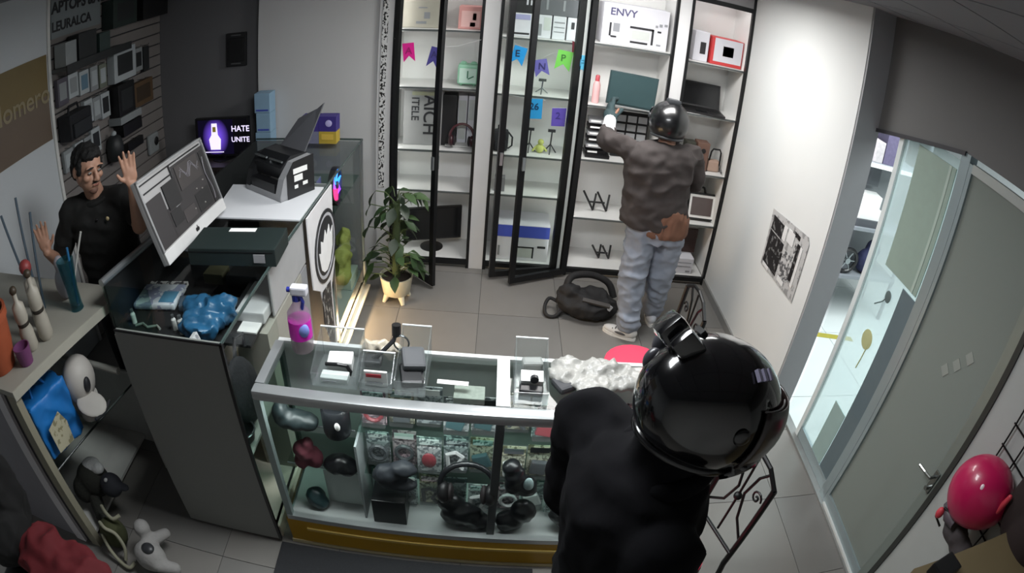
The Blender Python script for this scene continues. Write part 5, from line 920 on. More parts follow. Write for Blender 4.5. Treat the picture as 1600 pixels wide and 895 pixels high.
# dark red jacket over a black stool, close below the camera at the left
t = thing('red_jacket', 'dark red jacket heaped on a black stool at the lower left', 'jacket', (-1.62, .78, .72)); rj = M('jacket_red', '#560812', .85, var=.2, bump=.4, scale=10)
bm = B(); ell(bm, (-1.50, .63, .74), (.27, .17, .085), (0, .05, -.12)); ell(bm, (-1.66, .68, .775), (.15, .13, .07)); ell(bm, (-1.33, .60, .72), (.15, .12, .06)); obj('cloth', fuse(bm, .012, 3, .035, (8, 8, 8)), rj, t, True)
t = thing('black_coat', 'black coat piled behind the dark red jacket at the lower left edge', 'coat', (-1.9, .8, .72)); bm = B(); ell(bm, (-1.93, .78, .92), (.11, .13, .26)); ell(bm, (-1.90, .66, .80), (.14, .14, .14)); obj('cloth', fuse(bm, .014, 3, .03, (8, 8, 8)), M('coat_black', '#0b0b0c', .9), t, True)
t = thing('black_bench', 'black bench carrying the red jacket and black coat', 'bench', (-1.55, .74, 0)); pbox('seat', black, t, (-1.95, .48, .62), (-1.36, .70, .66), None, .01)
for x in (-1.92, -1.39):
    for y in (.51, .67): part('leg', blackm, t, cyl, (x, y, 0), (x, y, .62), .016)

# ================================================================== FRONT COUNTER
t = thing('front_counter', 'low glass display counter with silver frame and yellow base in the foreground', 'counter', (0, 1.77, 0)); FX0, FX1, FY0, FY1, FH = -.87, .86, 1.595, 1.945, 1.02; fr = M('frame_silver', '#b4b8b9', .35, .6, var=.04)
yel = M('base_yellow', '#a07a14', .45, var=.08, scale=8)
pbox('base', yel, t, (FX0 - .02, FY0 - .01, .02), (FX1, FY1, .20)); pbox('base_trim', M('trim_gold', '#c9ad62', .3, .3), t, (FX0 + .08, FY0 - .02, .135), (FX1, FY0 - .01, .152)); pbox('base_foot', M('foot_cream', '#b5aa86', .5), t, (FX0 - .025, FY0 - .016, 0), (FX1, FY1, .025)); pbox('base_rail', fr, t, (FX0 - .01, FY0 - .012, .20), (FX1, FY0 + .02, .232))
pbox('floor_panel', M('case_floor', '#b5bab9', .5), t, (FX0, FY0 + .02, .20), (FX1, FY1, .222)); pbox('back_panel', M('case_back', '#cdd0cf', .5), t, (FX0 + .01, FY1 - .012, .222), (FX1, FY1 - .002, .98))
for z in (.47, .735): pbox('shelf', glass('shelf_glass', '#eaf4f0', .4), t, (FX0 + .01, FY0 + .126, z), (FX1 - .01, FY1 - .015, z + .007)); pbox('shelf_lip', alu, t, (FX0 + .01, FY0 + .12, z), (-.505, FY0 + .126, z + .008))
pbox('front_glass', clear, t, (FX0 + .02, FY0 + .004, .232), (FX1, FY0 + .009, .975)); pbox('side_glass', greeng, t, (FX0 + .004, FY0 + .02, .222), (FX0 + .009, FY1 - .02, .975)); pbox('top_glass', glass('top_glass', '#f4f8f6', .8, .03), t, (FX0 + .03, FY0 + .045, 1.005), (FX1, FY1 - .02, 1.012))
part('front_bar', fr, t, box, (FX0 - .012, FY0 - .012, .972), (FX1, FY0 + .045, 1.02), None, .010, smooth=True); pbox('rear_bar', M('frame_white', '#d0d3d2', .4), t, (FX0, FY1 - .022, .985), (FX1, FY1, 1.02)); pbox('left_bar', fr, t, (FX0 - .01, FY0 + .045, .985), (FX0 + .03, FY1 - .022, 1.02)); pbox('middle_bar', M('frame_white', '#d0d3d2', .4), t, (.062, FY0 + .045, .985), (.112, FY1 - .022, 1.02))
for x, y in ((FX0 - .01, FY0 - .01), (FX0 - .01, FY1 - .02)): pbox('corner_post', M('post_greygreen', '#8a9896', .4, .4), t, (x, y, .2), (x + .03, y + .03, .985))
pbox('divider_post', M('post_dark', '#4a4b4e', .4), t, (.065, FY0 + .012, .222), (.10, FY0 + .04, .975)); pbox('divider', M('divider_grey', '#8d9495', .5), t, (-.50, FY0 + .05, .222), (-.49, FY1 - .015, .72))
# peg-wall packs: three rows of clear packs with dark contents
gs = FY1 - .02; blist = glass('blister_clear', '#f8fafa', 1.6, .10, .05, '#e6ecec'); cards = [print_mat('card_' + n, c, k, 55, .52, (1, 1, 1), .4) for n, c, k in (('silver', '#b9bec1', '#5f666b'), ('pale', '#d8dcdc', '#7b8386'), ('teal', '#9fb5b2', '#4c6663'), ('pink', '#d4b9c0', '#75606a'), ('cream', '#d3cfb6', '#77735f'))]; wares = [M('ware_black', '#17181b', .4), M('ware_grey', '#4e5256', .4), M('ware_white', '#d3d3d3', .4), M('ware_red', '#8a2e38', .4), M('ware_teal', '#31555a', .4)]
rw = random.Random(11); rows = (('top', .765, .19), ('middle', .50, .205), ('bottom', .245, .20)); k_ = 0
for ri, (rn, z0, h) in enumerate(rows):
    n = 11
    for ci in range(n):
        x0 = -.475 + ci * .112 + (.02 if ci > 4 else 0); w = .104; y1 = 1.735 + .018 * ((ci + ri) % 3)
        side = 'left' if ci < 5 else 'right'; idx = ci if ci < 5 else ci - 5
        p = thing('accessory_pack', '%s accessory pack %s of the dark post, %s row in the front counter' % ((ORD[4 - idx].capitalize() if ci < 5 else ORD[idx].capitalize()), side, rn), 'pack', (x0 + w / 2, y1, z0), 'clear accessory packs in the front counter')
        lean = rw.uniform(-.12, .02); hh2 = h * rw.uniform(.85, 1.0); cm = rw.choice(cards); wm = rw.choice(wares)
        pbox('card', cm, p, (x0, y1 + .02, z0), (x0 + w, y1 + .024, z0 + hh2), (lean, 0, 0)); kind = rw.randrange(4); cx = x0 + w / 2; cz = z0 + hh2 * .42
        if kind == 0: pbox('ware', wm, p, (cx - .035, y1 - .012, cz - .045), (cx + .035, y1 + .012, cz + .03), (0, rw.uniform(-.4, .4), 0), .006)
        elif kind == 1: part('ware', wm, p, tube, [(cx + .036 * math.cos(a), y1 + .002, cz + .042 * math.sin(a)) for a in [2 * PI * q / 14 for q in range(14)]], .009, 6, True)
        elif kind == 2: part('ware', wm, p, tube, [(cx - .03, y1, cz - .05), (cx - .035, y1, cz + .03), (cx, y1 - .005, cz + .05), (cx + .03, y1, cz + .02), (cx + .01, y1, cz - .03), (cx + .03, y1, cz - .06)], .010, 6)
        else: part('ware', wm, p, ell, (cx, y1, cz), (.032, .014, .045)); 
        pbox('blister', blist, p, (cx - .05, y1 - .02, cz - .065), (cx + .05, y1 + .018, cz + .06), (lean, 0, 0), .006); pbox('header_print', rw.choice(cards + wares[:3]), p, (x0 + .01, y1 + .015, z0 + hh2 * .82), (x0 + w - .01, y1 + .019, z0 + hh2 * .97), (lean, 0, 0))
def lump(name, label, cat, ells, m, vox=.009, **kw):
    bm = B()
    for e in ells: ell(bm, *e)
    return tag(obj(name, fuse(bm, vox, 3, kw.get('amp', .006), (20, 20, 20)), m, None, True), label, cat)
shine = M('black_soft', '#121417', .35)
lump('black_shoe', 'black slip-on shoe at the top left inside the front counter', 'shoe', [((-.76, 1.68, .80), (.085, .05, .045), (0, .1, .2)), ((-.70, 1.69, .79), (.05, .045, .035)), ((-.81, 1.68, .83), (.04, .045, .06))], M('shoe_tealblack', '#152022', .5))
t = thing('black_mug', 'black cylinder speaker with white mark at the top left of the front counter', 'speaker', (-.565, 1.68, .742)); part('body', shine, t, lathe, [(.055, 0), (.06, .02), (.06, .13), (.05, .145)], (-.575, 1.70, .742), smooth=True); part('mark', paper, t, ell, (-.555, 1.64, .83), (.012, .004, .022))
lump('maroon_pouch', 'maroon gathered cloth pouch at the left of the front counter', 'pouch', [((-.745, 1.68, .62), (.05, .045, .05)), ((-.71, 1.70, .56), (.045, .04, .06)), ((-.77, 1.69, .54), (.035, .035, .05)), ((-.72, 1.68, .66), (.025, .03, .035))], M('maroon_cloth', '#5c2733', .8))
lump('black_cushion', 'black padded case lying on the middle shelf left of the packs', 'case', [((-.60, 1.70, .535), (.075, .05, .05), (0, -.3, 0)), ((-.56, 1.70, .525), (.055, .045, .045))], shine)
lump('teal_mouse', 'dark teal mouse on the floor of the front counter at the left', 'mouse', [((-.745, 1.69, .28), (.05, .05, .055)), ((-.72, 1.68, .26), (.04, .04, .035))], M('mouse_teal', '#223a3d', .4))
carton('grey_board', 'pale grey board leaning in the lower left of the front counter', (-.69, 1.72, .223), (-.52, 1.74, .455), M('board_pale', '#a9b2b0', .5), 'board', lid=False)
carton('black_cube', 'black cube box on the floor of the front counter left of the post', (-.455, 1.63, .223), (-.30, 1.76, .39), shine, lid=False); lump('visor_hat', 'dark visor cap on the middle shelf above the black cube', 'cap', [((-.36, 1.655, .555), (.08, .045, .06)), ((-.33, 1.65, .51), (.09, .04, .03)), ((-.30, 1.655, .605), (.06, .042, .04))], M('cap_dark', '#22262c', .6))
t = headphones('headphones', 'large black headphones standing before the dark post in the front counter', (-.03, 1.65, .535), .115, shine, M('cup_black', '#101012', .5)); lump('black_pouch', 'black soft bag on the counter floor under the large headphones', 'bag', [((-.05, 1.66, .31), (.10, .04, .085)), ((.02, 1.66, .27), (.07, .04, .05)), ((-.10, 1.67, .38), (.06, .035, .06))], shine)
lump('black_gamepad', 'black game controller on the middle shelf right of the dark post', 'controller', [((.17, 1.67, .57), (.05, .04, .09)), ((.22, 1.67, .53), (.05, .04, .055)), ((.15, 1.68, .64), (.04, .04, .04))], shine); tag(obj('white_oval', ell(B(), (.225, 1.645, .57), (.022, .012, .045)), M('oval_pale', '#93a7a8', .3), smooth=True), 'pale oval mouse beside the black game controller', 'mouse'); lump('black_case', 'black round-cornered case on the counter floor right of the post', 'case', [((.17, 1.66, .29), (.07, .04, .065)), ((.22, 1.66, .36), (.06, .04, .08)), ((.15, 1.66, .25), (.04, .04, .03))], shine); lump('black_earmuff', 'black rounded earpiece at the right of the front counter floor', 'earphones', [((.40, 1.67, .33), (.06, .04, .05)), ((.43, 1.66, .28), (.05, .04, .04))], shine)
# on top of the front counter
ZT = 1.02
def tray(label, x0, x1, y0, y1, h):
    """clear open box: back, front and sides"""
    t = thing('acrylic_holder', label, 'holder', ((x0 + x1) / 2, (y0 + y1) / 2, ZT)); e = .004
    pbox('bottom', acrylic, t, (x0, y0, ZT), (x1, y1, ZT + e)); pbox('back_wall', acrylic, t, (x0, y1 - e, ZT + e), (x1, y1, ZT + h)); pbox('front_wall', acrylic, t, (x0, y0, ZT + e), (x1, y0 + e, ZT + h * .45))
    for x in (x0, x1 - e): part('side_wall', acrylic, t, prism, [(x, y0 + e, ZT + e), (x, y1 - e, ZT + e), (x, y1 - e, ZT + h), (x, y0 + e, ZT + h * .45)], (e, 0, 0))
    pbox('rim', M('acrylic_rim', '#e1e6e6', .2), t, (x0, y1 - e - .002, ZT + h), (x1, y1 + .001, ZT + h + .004)); return t
tray('clear acrylic holder with white plugs, second object right of the spray bottle', -.64, -.46, 1.66, 1.86, .14); tray('clear acrylic holder with red-white card in the row on the counter', -.45, -.325, 1.66, 1.78, .10); tray('clear acrylic holder with grey cloth cases in the row on the counter', -.315, -.20, 1.655, 1.90, .15); tray('clear acrylic holder right of the white middle bar', .125, .25, 1.655, 1.90, .13)
t = thing('plug_adapter', 'white plug with short black cable inside the first acrylic holder', 'plug', (-.56, 1.78, ZT)); pbox('plug', paper, t, (-.60, 1.75, ZT + .005), (-.50, 1.83, ZT + .05), (0, 0, .1), .006); part('cable', black, t, tube, [(-.60, 1.745, ZT + .045), (-.55, 1.742, ZT + .05), (-.515, 1.745, ZT + .045), (-.50, 1.742, ZT + .02), (-.505, 1.74, ZT + .005)], .008)
carton('white_packet', 'white packet lying in front inside the first acrylic holder', (-.61, 1.68, ZT + .005), (-.50, 1.73, ZT + .03), M('packet_white', '#c3cbc8', .5), 'packet', lid=False, prints=((.1, .3, .6, .5, inkg),)); carton('red_white_card', 'white card with red stripe in the second acrylic holder', (-.435, 1.69, ZT + .005), (-.345, 1.70, ZT + .075), paper, 'card', lid=False, prints=((.1, .62, .75, .82, M('stripe_red', '#b12334', .5)), (.1, .2, .8, .3, inkg)))
t = thing('small_microscope', 'small dark clip stand with jointed arm on the counter behind the holders', 'stand', (-.40, 1.83, ZT)); part('foot', dark, t, box, (-.46, 1.80, ZT), (-.39, 1.86, ZT + .03), None, .008); part('arm', dark, t, tube, [(-.43, 1.83, ZT + .02), (-.385, 1.84, ZT + .06), (-.345, 1.86, ZT + .10), (-.335, 1.87, ZT + .135)], .009); part('head', black, t, cyl, (-.335, 1.87, ZT + .12), (-.335, 1.875, ZT + .165), .018); part('ring', steel, t, tube, [(-.315 + .03 * math.cos(a), 1.86, ZT + .09 + .035 * math.sin(a)) for a in [2 * PI * q / 16 for q in range(16)]], .004, 6, True)
lump('clear_wrap', 'crumpled clear wrapping behind the small clip stand', 'wrap', [((-.42, 1.90, ZT + .03), (.06, .03, .035)), ((-.37, 1.89, ZT + .025), (.05, .03, .03))], M('wrap_cream', '#c9c0ae', .3, bump=.8, scale=30), .006, amp=.02)
for i, (z, m, lab) in enumerate(((ZT + .005, shine, 'black folded cloth case in front inside the third acrylic holder'), (ZT + .045, M('case_grey', '#55575a', .7), 'grey folded cloth case on top inside the third acrylic holder'))): tag(obj('cloth_case', box(B(), (-.305, 1.70 + .05 * i, z), (-.215, 1.80 + .05 * i, z + .038), (.25, .1, .25), .012), m), lab, 'case')
tag(obj('white_label', box(B(), (-.165, 1.75, 1.0125), (-.045, 1.775, 1.0145), (0, 0, -.03)), paper), 'long white paper label lying on the glass top', 'label')
carton('cable_heap', 'small pale coiled cable pack under the glass near the white bar', (-.10, 1.72, .945), (.02, 1.80, .975), M('cable_pack_pale', '#a7aaa4', .5, var=.3, scale=60), 'pack', lid=False)
t = thing('camera_gadget', 'small silver gadget on white card in the right acrylic holder', 'gadget', (.19, 1.78, ZT)); pbox('card', paper, t, (.15, 1.75, ZT + .005), (.235, 1.80, ZT + .05), (.3, 0, 0)); part('lens', dark, t, cyl, (.20, 1.755, ZT + .05), (.20, 1.74, ZT + .05), .016); pbox('top_unit', M('unit_grey', '#8f9390', .4), t, (.155, 1.82, ZT + .03), (.235, 1.87, ZT + .065), (0, 0, .1), .01); pbox('dark_unit', black, t, (.145, 1.70, ZT + .005), (.235, 1.74, ZT + .03), (0, 0, -.1), .006)
plast = M('plastic_white', '#aaa9a4', .35, var=.1, bump=.9, scale=22); lump('plastic_bags', 'heap of crumpled white plastic bags on the right half of the counter', 'bags', [((.36, 1.82, ZT + .025), (.10, .07, .03)), ((.48, 1.84, ZT + .035), (.10, .06, .04)), ((.57, 1.80, ZT + .03), (.09, .08, .035)), ((.43, 1.76, ZT + .025), (.09, .07, .03)), ((.34, 1.86, ZT + .03), (.07, .05, .03))], plast, .008, amp=.02)
tag(obj('dark_pouch', box(B(), (.28, 1.72, ZT + .004), (.35, 1.80, ZT + .035), (0, 0, .5), .012), M('pouch_charcoal', '#46474a', .7)), 'small charcoal pouch at the edge of the plastic bags', 'pouch')
# spray bottle
t = thing('spray_bottle', 'clear spray bottle of pink cleaner with blue label and trigger', 'bottle', (-.74, 1.88, ZT)); sx_, sy_ = -.74, 1.885
part('lower_body', glass('bottle_haze', '#e9e4e6', .8, .08, .35, '#c9c3c6'), t, lathe, [(.045, 0), (.048, .01), (.048, .07)], (sx_, sy_, ZT), smooth=True); part('label', M('spray_pink', '#d41fb8', .4), t, lathe, [(.049, .0), (.0495, .085)], (sx_, sy_, ZT + .065), smooth=True); part('blue_patch', M('spray_blue', '#7f8fd8', .4), t, ell, (sx_ + .022, sy_ - .032, ZT + .115), (.028, .018, .035), smooth=True); part('upper_body', glass('bottle_haze2', '#e6dfe6', .8, .08, .35, '#c5b6c9'), t, lathe, [(.049, 0), (.047, .03), (.02, .07), (.018, .09)], (sx_, sy_, ZT + .15), smooth=True)
tb = M('trigger_blue', '#1f2a86', .4); part('collar', tb, t, cyl, (sx_, sy_, ZT + .235), (sx_, sy_, ZT + .262), .019); pbox('trigger_head', M('trigger_white', '#d0d0d8', .4), t, (sx_ - .02, sy_ - .02, ZT + .262), (sx_ + .05, sy_ + .02, ZT + .30), None, .008); part('trigger', tb, t, tube, [(sx_ + .02, sy_ - .01, ZT + .265), (sx_ + .03, sy_ - .012, ZT + .235), (sx_ + .022, sy_ - .012, ZT + .20)], .008); part('nozzle', tb, t, cyl, (sx_ - .035, sy_ - .005, ZT + .283), (sx_ - .018, sy_ - .005, ZT + .283), .011)

# ================================================================== IRON CHAIRS
iron = M('wrought_iron', '#121213', .45, .4); cush = M('cushion_red', '#f0405f', .7, var=.05)
def iron_chair(label, sx, sy, bx, by, w, red):
    """seat centre, back centre; the back is set across the line from seat to back"""
    d = Vector((bx - sx, by - sy, 0)).normalized(); s = Vector((-d.y, d.x, 0)); t = thing('iron_chair', label, 'chair', (sx, sy, 0), 'wrought iron chairs with red seats'); b = Vector((bx, by, 0)); sc = Vector((sx, sy, 0)); up = Vector((0, 0, 1))
    part('seat', red, t, lathe, [(.17, 0), (.185, .012), (.185, .03), (.16, .045), (.05, .05)], (sx, sy, .44), smooth=True); part('seat_ring', iron, t, tube, [sc + Vector((.18 * math.cos(a), .18 * math.sin(a), .435)) for a in [2 * PI * q / 24 for q in range(24)]], .010, 6, True)
    for k in (-1, 1):
        part('front_leg', iron, t, tube, [sc - d * .12 + s * k * .12 + up * .43, sc - d * .16 + s * k * .15 + up * .2, sc - d * .17 + s * k * .16], .011, 8); part('back_post', iron, t, tube, [b + s * k * w * .5 + d * .03, b - d * .02 + s * k * w * .5 + up * .42, b + s * k * w * .5 + d * .03 + up * .90], .014, 8)
    part('top_rail', iron, t, tube, [b - s * w * .5 + d * .03 + up * .90, b - s * w * .25 + d * .035 + up * .955, b + d * .035 + up * .97, b + s * w * .25 + d * .035 + up * .955, b + s * w * .5 + d * .03 + up * .90], .011, 8); part('low_rail', iron, t, cyl, b - s * w * .5 - d * .02 + up * .5, b + s * w * .5 - d * .02 + up * .5, .009)
    bp = lambda u, z: b + s * w * u + d * (.03 * (z - .5) / .4) + up * z
    for k in (-1, 1):
        part('back_scroll', iron, t, tube, [bp(k * .48, .56), bp(k * .2, .64), bp(k * .08, .76), bp(k * .18, .88), bp(k * .32, .94)], .007, 6); part('curl', iron, t, tube, [bp(k * (.30 + .11 * (1 - q / 18) * math.cos(q * .55)), .80 + .035 * (1 - q / 18) * math.sin(q * .55)) for q in range(17)], .005, 6)
    part('back_bar', iron, t, cyl, bp(0, .5), bp(0, .95), .006); part('back_boss', iron, t, ell, bp(0, .72), .02); return t
iron_chair('black wrought iron chair with red seat beside the foreground person in black', .80, 1.36, 1.06, 1.44, .30, cush)
iron_chair('black wrought iron chair with red seat beyond the front counter near the pier', .87, 2.66, 1.10, 2.66, .36, cush)

# ================================================================== DOOR, WIRE GRID, POSTER ON THE PIER
dfm = M('door_frame_alu', '#9aa8ac', .35, .5, var=.03)
d1 = group_empty('door_1', (2.11, 2.3, 0)); d1['label'] = 'clear glass door leaf with pale frame onto the bright passage'
pbox('post', dfm, d1, (2.085, 1.915, 0), (2.145, 1.985, 2.205)); pbox('mullion', M('mullion_white', '#d5dcdc', .4), d1, (2.10, 2.50, 0), (2.135, 2.54, 2.12)); pbox('bottom_rail', dfm, d1, (2.105, 1.985, .02), (2.13, 2.50, .10)); pbox('pane', glass('door_glass', '#eef6f5', .4, .03, .30, '#dbe6e6'), d1, (2.115, 1.985, .10), (2.121, 2.50, 2.15)); pbox('pane', clear, d1, (2.115, 2.54, .02), (2.121, 2.752, 2.1))
pbox('notice', M('notice_grey_green', '#8b9d93', .6), d1, (2.108, 2.02, 1.40), (2.114, 2.36, 2.10)); pbox('notice_strip', M('notice_pale', '#a3b3aa', .6), d1, (2.1055, 2.055, 1.40), (2.1075, 2.075, 2.10))
pbox('film', M('film_grey', '#5b6a70', .5), d1, (2.108, 1.99, .10), (2.114, 2.14, 1.38)); bm = B(); tube(bm, [(2.107, 2.33, 1.17), (2.107, 2.27, 1.22), (2.107, 2.25, 1.25)], .004, 5); ell(bm, (2.107, 2.235, 1.27), (.004, .03, .035)); obj('drawn_rose', bm, M('rose_print_grey', '#5a6a6a', .5), d1); bm = B(); ell(bm, (2.107, 2.27, .97), (.003, .055, .06)); tube(bm, [(2.107, 2.24, .96), (2.107, 2.25, .85), (2.107, 2.26, .78)], .004, 5); obj('yellow_motif', bm, M('motif_yellow', '#b4b888', .5), d1); pbox('low_motif', M('motif_teal', '#93aba8', .5), d1, (2.1085, 2.15, .10), (2.1135, 2.30, .50))
struct('trim_8', box(B(), (2.06, 1.20, 0), (2.125, 2.77, .018)), M('threshold_steel', '#9b9d9c', .3, .6), 'steel threshold strip under the doors')
d2 = group_empty('door_2', (2.1, 1.55, 0)); d2['label'] = 'tall frosted glass door leaf with lever handle near the camera'
frost = glass('frosted_glass', '#dfe8e4', .5, .25, .88, '#858b86', .12); pbox('pane', frost, d2, (2.10, 1.28, .10), (2.108, 1.905, 2.13)); pbox('stile', dfm, d2, (2.085, 1.885, .02), (2.12, 1.913, 2.17)); pbox('stile', M('stile_grey', '#7e8782', .4, .3), d2, (2.085, 1.225, .02), (2.12, 1.285, 2.17)); pbox('gasket', M('gasket_dark', '#2b2e2c', .5), d2, (2.08, 1.19, .02), (2.12, 1.223, 2.17)); pbox('bottom_rail', dfm, d2, (2.085, 1.285, .02), (2.12, 1.885, .10)); pbox('top_rail', M('rail_pale', '#a9aeab', .4, .3), d2, (2.085, 1.285, 2.13), (2.12, 1.885, 2.175)); pbox('door_sweep', M('sweep_white', '#c9ccca', .5), d2, (2.07, 1.30, .02), (2.085, 1.885, .035))
h = pbox('lock_plate', M('lock_steel', '#8d918f', .25, .9), d2, (2.075, 1.235, .80), (2.085, 1.275, .93), None, .004); part('lever', M('lock_steel', '#8d918f', .25, .9), h, tube, [(2.078, 1.255, .90), (2.03, 1.255, .90), (2.028, 1.30, .895), (2.03, 1.36, .885)], .009); part('key_knob', M('lock_steel', '#8d918f', .25, .9), h, cyl, (2.078, 1.255, .83), (2.05, 1.255, .83), .012)
for i, (y, z) in enumerate(((1.50, 1.32), (1.56, 1.25), (1.44, 1.40))): pbox('sticker', M('sticker_fade', '#8a908b', .6), d2, (2.097, y, z), (2.0995, y + .05, z + .05), (.6, 0, 0))
# wire grid with pink helmet and hung bags
t = thing('wire_grid', 'black wire grid panel on the white wall beside the frosted door', 'grid', (2.08, .75, .85))
for i in range(8): part('vertical_wire', iron, t, cyl, (2.07, .25 + i * .108, .85), (2.07, .25 + i * .108, 2.12), .005, None, 6)
for i in range(12): part('horizontal_wire', iron, t, cyl, (2.078, .23, .88 + i * .11), (2.078, 1.02, .88 + i * .11), .005, None, 6)
t = thing('pink_helmet', 'hot pink child helmet with silver stickers hung on the wire grid', 'helmet', (1.96, .92, .98)); pkm = M('helmet_pink', '#b4124e', .35, var=.06, coat=.3)
ph = Vector((1.955, .90, 1.17)); pR = basis((-.45, .75, -.35), (-.35, .25, .9)); bm = B(); shell_patch(bm, ph, pR, (.125, .15, .15), -180, 180, -30, 90, 36, 14); shl = solid(obj('shell', bm, pkm, t, True), .02); part('rim', M('rim_dark', '#3c2a30', .5), shl, tube, [ph + pR @ Vector((.108 * math.sin(a), .13 * math.cos(a), -.075)) for a in [2 * PI * q / 28 for q in range(28)]], .010, 6, True)
part('chin_guard', M('guard_grey', '#4a4148', .5), t, tube, [ph + pR @ Vector((.10 * math.sin(a), .15 * math.cos(a), -.12)) for a in [-1.1, -.6, 0, .6, 1.1]], .028, 8, smooth=True)
dl = pR.transposed() @ (Vector((0, 0, 2.5)) - ph).normalized()
for a, b, sz in ((.12, .35, .010), (-.02, .10, .014), (-.14, .0, .009), (-.20, -.08, .009), (.30, .45, .009)):
    l = (dl + Vector((a, b * .4, b))).normalized(); part('sticker', M('sticker_silver2', '#f2dde4', .3), shl, ell, ph + pR @ Vector((l.x * .127, l.y * .152, l.z * .152)), (sz * 1.3, sz * 1.3, sz * 1.8), smooth=True)
part('strap', black, t, tube, [ph + pR @ Vector((-.09, .06, -.10)), (1.88, .98, 1.02), (1.87, .99, .96), (1.90, .95, .93)], .006); part('strap_clip', M('clip_red', '#c23a48', .5), t, ell, (1.875, .985, .985), (.02, .02, .03))
t = thing('hung_bag', 'dark brown bag hanging from the wire grid behind the pink helmet', 'bag', (1.99, .72, 1.1)); bm = B(); ell(bm, (2.0, .66, 1.33), (.06, .12, .20)); ell(bm, (1.99, .56, 1.25), (.07, .12, .22)); obj('body', fuse(bm, .014, 3), M('bag_umber', '#231716', .8), t, True); part('strap', M('bag_umber', '#231716', .8), t, tube, [(2.03, .80, 1.48), (2.06, .80, 1.62), (2.065, .74, 1.72), (2.06, .68, 1.62), (2.03, .66, 1.45)], .012); part('tassel', M('clip_red', '#c23a48', .5), t, cap, (1.94, .75, 1.30), .012, (1.935, .76, 1.22), .016)
lump('grey_pouch', 'grey-brown pouch hanging under the pink helmet above the tan desk', 'pouch', [((1.95, .88, .96), (.06, .09, .06)), ((1.97, .80, .93), (.06, .09, .05))], M('pouch_greybrown', '#4a4446', .8), .012)
t = thing('tan_desk', 'tan wooden desk corner at the lower right below the wire grid', 'desk', (2.0, .5, 0)); tw = M('desk_tan', '#75684d', .5, var=.1, scale=6)
obj('top', prism(B(), [(1.36, .645, 1.17), (2.065, .655, 1.17), (2.065, -.2, 1.17), (1.36, -.2, 1.17)], (0, 0, .03)), tw, t); pbox('side', tw, t, (1.37, -.18, 0), (1.39, .62, 1.17)); pbox('far_side', tw, t, (1.39, .60, 0), (2.06, .62, 1.17)); pbox('back_edge', dark, t, (2.045, -.18, .0), (2.06, .60, 1.17))
tag(obj('black_box', box(B(), (1.41, .55, 1.201), (1.53, .63, 1.25), (0, 0, .2), .006), black), 'small black box at the corner of the tan desk', 'box')
# framed collage on the pier
t = thing('photo_collage', 'black and white photo collage poster with curled corner on the white pier', 'poster', (1.915, 3.21, .78)); cx_ = 1.917
obj('sheet', prism(B(), [(cx_, 2.925, .79), (cx_, 3.50, .765), (cx_, 3.52, 1.18), (cx_, 2.96, 1.235), (cx_, 2.93, 1.20)], (-.004, 0, 0)), print_mat('collage_sheet', '#b4b4b4', '#8b8b8b', 18, .55), t)
for (y0, z0, y1, z1, m) in ((3.24, .80, 3.48, 1.04, 0), (3.30, 1.05, 3.48, 1.15, 0), (3.10, .84, 3.22, 1.02, 1), (3.02, .88, 3.06, 1.14, 0), (2.98, .86, 3.01, 1.14, 2), (3.06, .86, 3.09, 1.14, 1), (3.12, 1.08, 3.22, 1.17, 2), (3.24, 1.06, 3.29, 1.16, 2), (3.05, 1.16, 3.16, 1.19, 0), (3.10, .80, 3.20, .83, 2), (3.36, .775, 3.46, .80, 2), (3.16, .90, 3.24, .98, 0)):
    pbox('printed_picture', (print_mat('collage_dark', '#151315', '#6d6d6d', 26, .58), print_mat('collage_mid', '#555557', '#b9b9b9', 30, .5), M('collage_white', '#d5d5d5', .5))[m], t, (cx_ - .0065 - .0008 * m, y0, z0), (cx_ - .004, y1, z1))

# ================================================================== PASSAGE OUTSIDE
struct('wall_outside', box(B(), (7.1, -.6, 0), (7.2, 8.2, 3.2)), M('outside_white', '#dfe4e4', .8), 'white wall on the far side of the passage')
struct('wall_outside_end', box(B(), (2.1, 8.1, 0), (7.2, 8.2, 3.2)), M('outside_white', '#dfe4e4', .8), 'white end wall of the passage')
struct('wall_pier_outside', box(B(), (2.10, 4.2, 0), (2.2, 8.1, 3.2)), wallp, 'outer face of the shop wall'); struct('ceiling_outside', box(B(), (2.36, -.6, 3.0), (7.2, 8.2, 3.1)), M('outside_ceiling', '#b9bcbc', .8), 'ceiling of the passage')
t = thing('passage_shelf', 'grey shelf rack standing in the passage outside the glass door', 'shelf', (3.35, 4.25, 0)); sgm = M('rack_grey', '#82868c', .5)
for x in (2.86, 3.80):
    for y in (4.06, 4.46): pbox('post', sgm, t, (x, y, 0), (x + .03, y + .03, 1.95))
for z in (.45, .93, 1.53): pbox('shelf', sgm, t, (2.86, 4.05, z - .03), (3.83, 4.5, z))
pbox('back_panel', M('rack_back', '#a9adb0', .6), t, (2.86, 4.49, .4), (3.83, 4.5, 1.9)); pbox('edge_strip', paper, t, (2.88, 4.04, 1.50), (3.82, 4.05, 1.535))
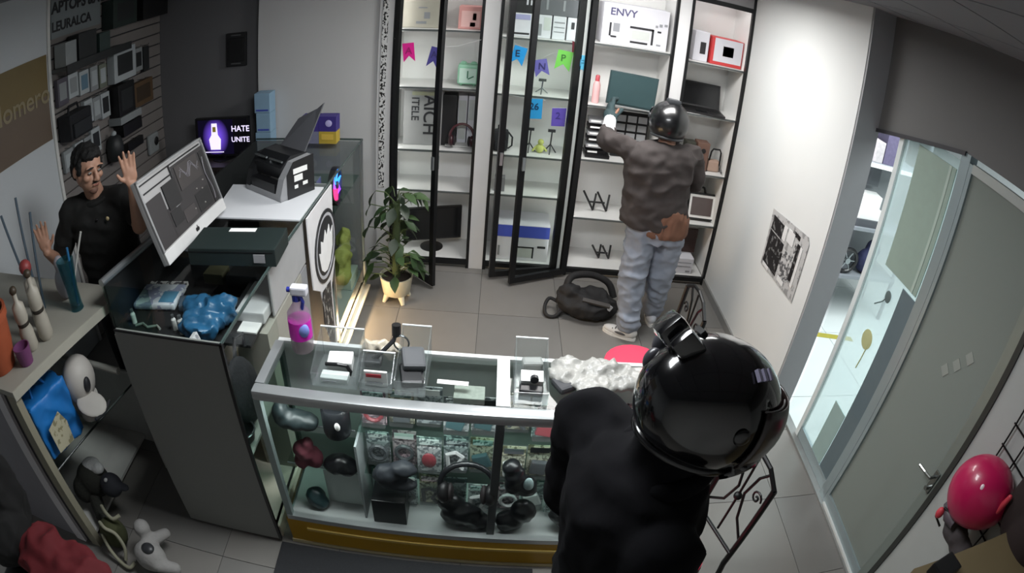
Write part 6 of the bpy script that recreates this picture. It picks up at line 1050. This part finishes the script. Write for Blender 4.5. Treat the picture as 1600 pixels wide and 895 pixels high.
for i, (x0, x1, z0, z1, m, lab) in enumerate(((2.95, 3.12, 1.53, 1.80, M('rack_mix_dark', '#44454b', .6, var=.4, scale=30), 'dark box, left on the top shelf of the passage rack'), (3.13, 3.26, 1.53, 1.72, M('rack_mix_pale', '#b5aeb0', .6, var=.3, scale=30), 'pale box in the middle of the top shelf of the passage rack'), (3.27, 3.42, 1.53, 1.85, M('rack_mix_violet', '#5c5570', .6, var=.3, scale=30), 'violet-grey box, right on the top shelf of the passage rack'), (2.95, 3.05, .45, .62, M('rack_mix_grey', '#6f7377', .6), 'grey box on the low shelf of the passage rack'))): carton('stored_box', lab, (x0, 4.12, z0 + .001), (x1, 4.4, z1), m, lid=False)
t = thing('office_printer', 'white office printer with dark screen block on the passage rack', 'printer', (3.2, 4.25, .93)); pbox('body', paper, t, (3.05, 4.10, .932), (3.40, 4.27, 1.10)); pbox('tray', M('tray_dark', '#4b4d52', .5), t, (3.04, 4.08, .932), (3.42, 4.10, 1.0)); pbox('lid', paper, t, (3.08, 4.12, 1.10), (3.38, 4.25, 1.22), (.06, 0, 0))
t = monitor('rack_monitor', 'grey monitor standing behind the white office printer in the passage', (3.30, 4.40, 1.36), .40, .26, 0, .932, M('screen_grey', '#6f7378', .5), M('shell_grey', '#7f8387', .5))
t = thing('scooter_wheel', 'black spoked wheel standing on the low shelf of the passage rack', 'wheel', (3.2, 4.12, .45)); wc = Vector((3.16, 4.10, .58)); part('tyre', black, t, tube, [wc + Vector((.11 * math.cos(a), 0, .11 * math.sin(a))) for a in [2 * PI * q / 24 for q in range(24)]], .02, 8, True); part('hub', steel, t, cyl, wc - Vector((0, .02, 0)), wc + Vector((0, .02, 0)), .03)
for q in range(6): part('spoke', steel, t, cyl, wc, wc + Vector((.1 * math.cos(q * PI / 3), 0, .1 * math.sin(q * PI / 3))), .007, None, 6)
lump('blue_bundle', 'dark blue cloth bundle beside the wheel on the passage rack', 'bundle', [((3.42, 4.16, .57), (.10, .09, .12)), ((3.50, 4.18, .68), (.08, .08, .10))], M('bundle_blue', '#23264a', .8), .014)

tag(obj('dark_floor_sheet', box(B(), (-.95, .35, .001), (.30, 1.56, .010), None, .003), M('sheet_charcoal', '#26272a', .95, bump=.5, scale=80)), 'dark charcoal sheet on the floor in front of the yellow counter base', 'mat')  # thin charcoal sheet over the tiles before the counter
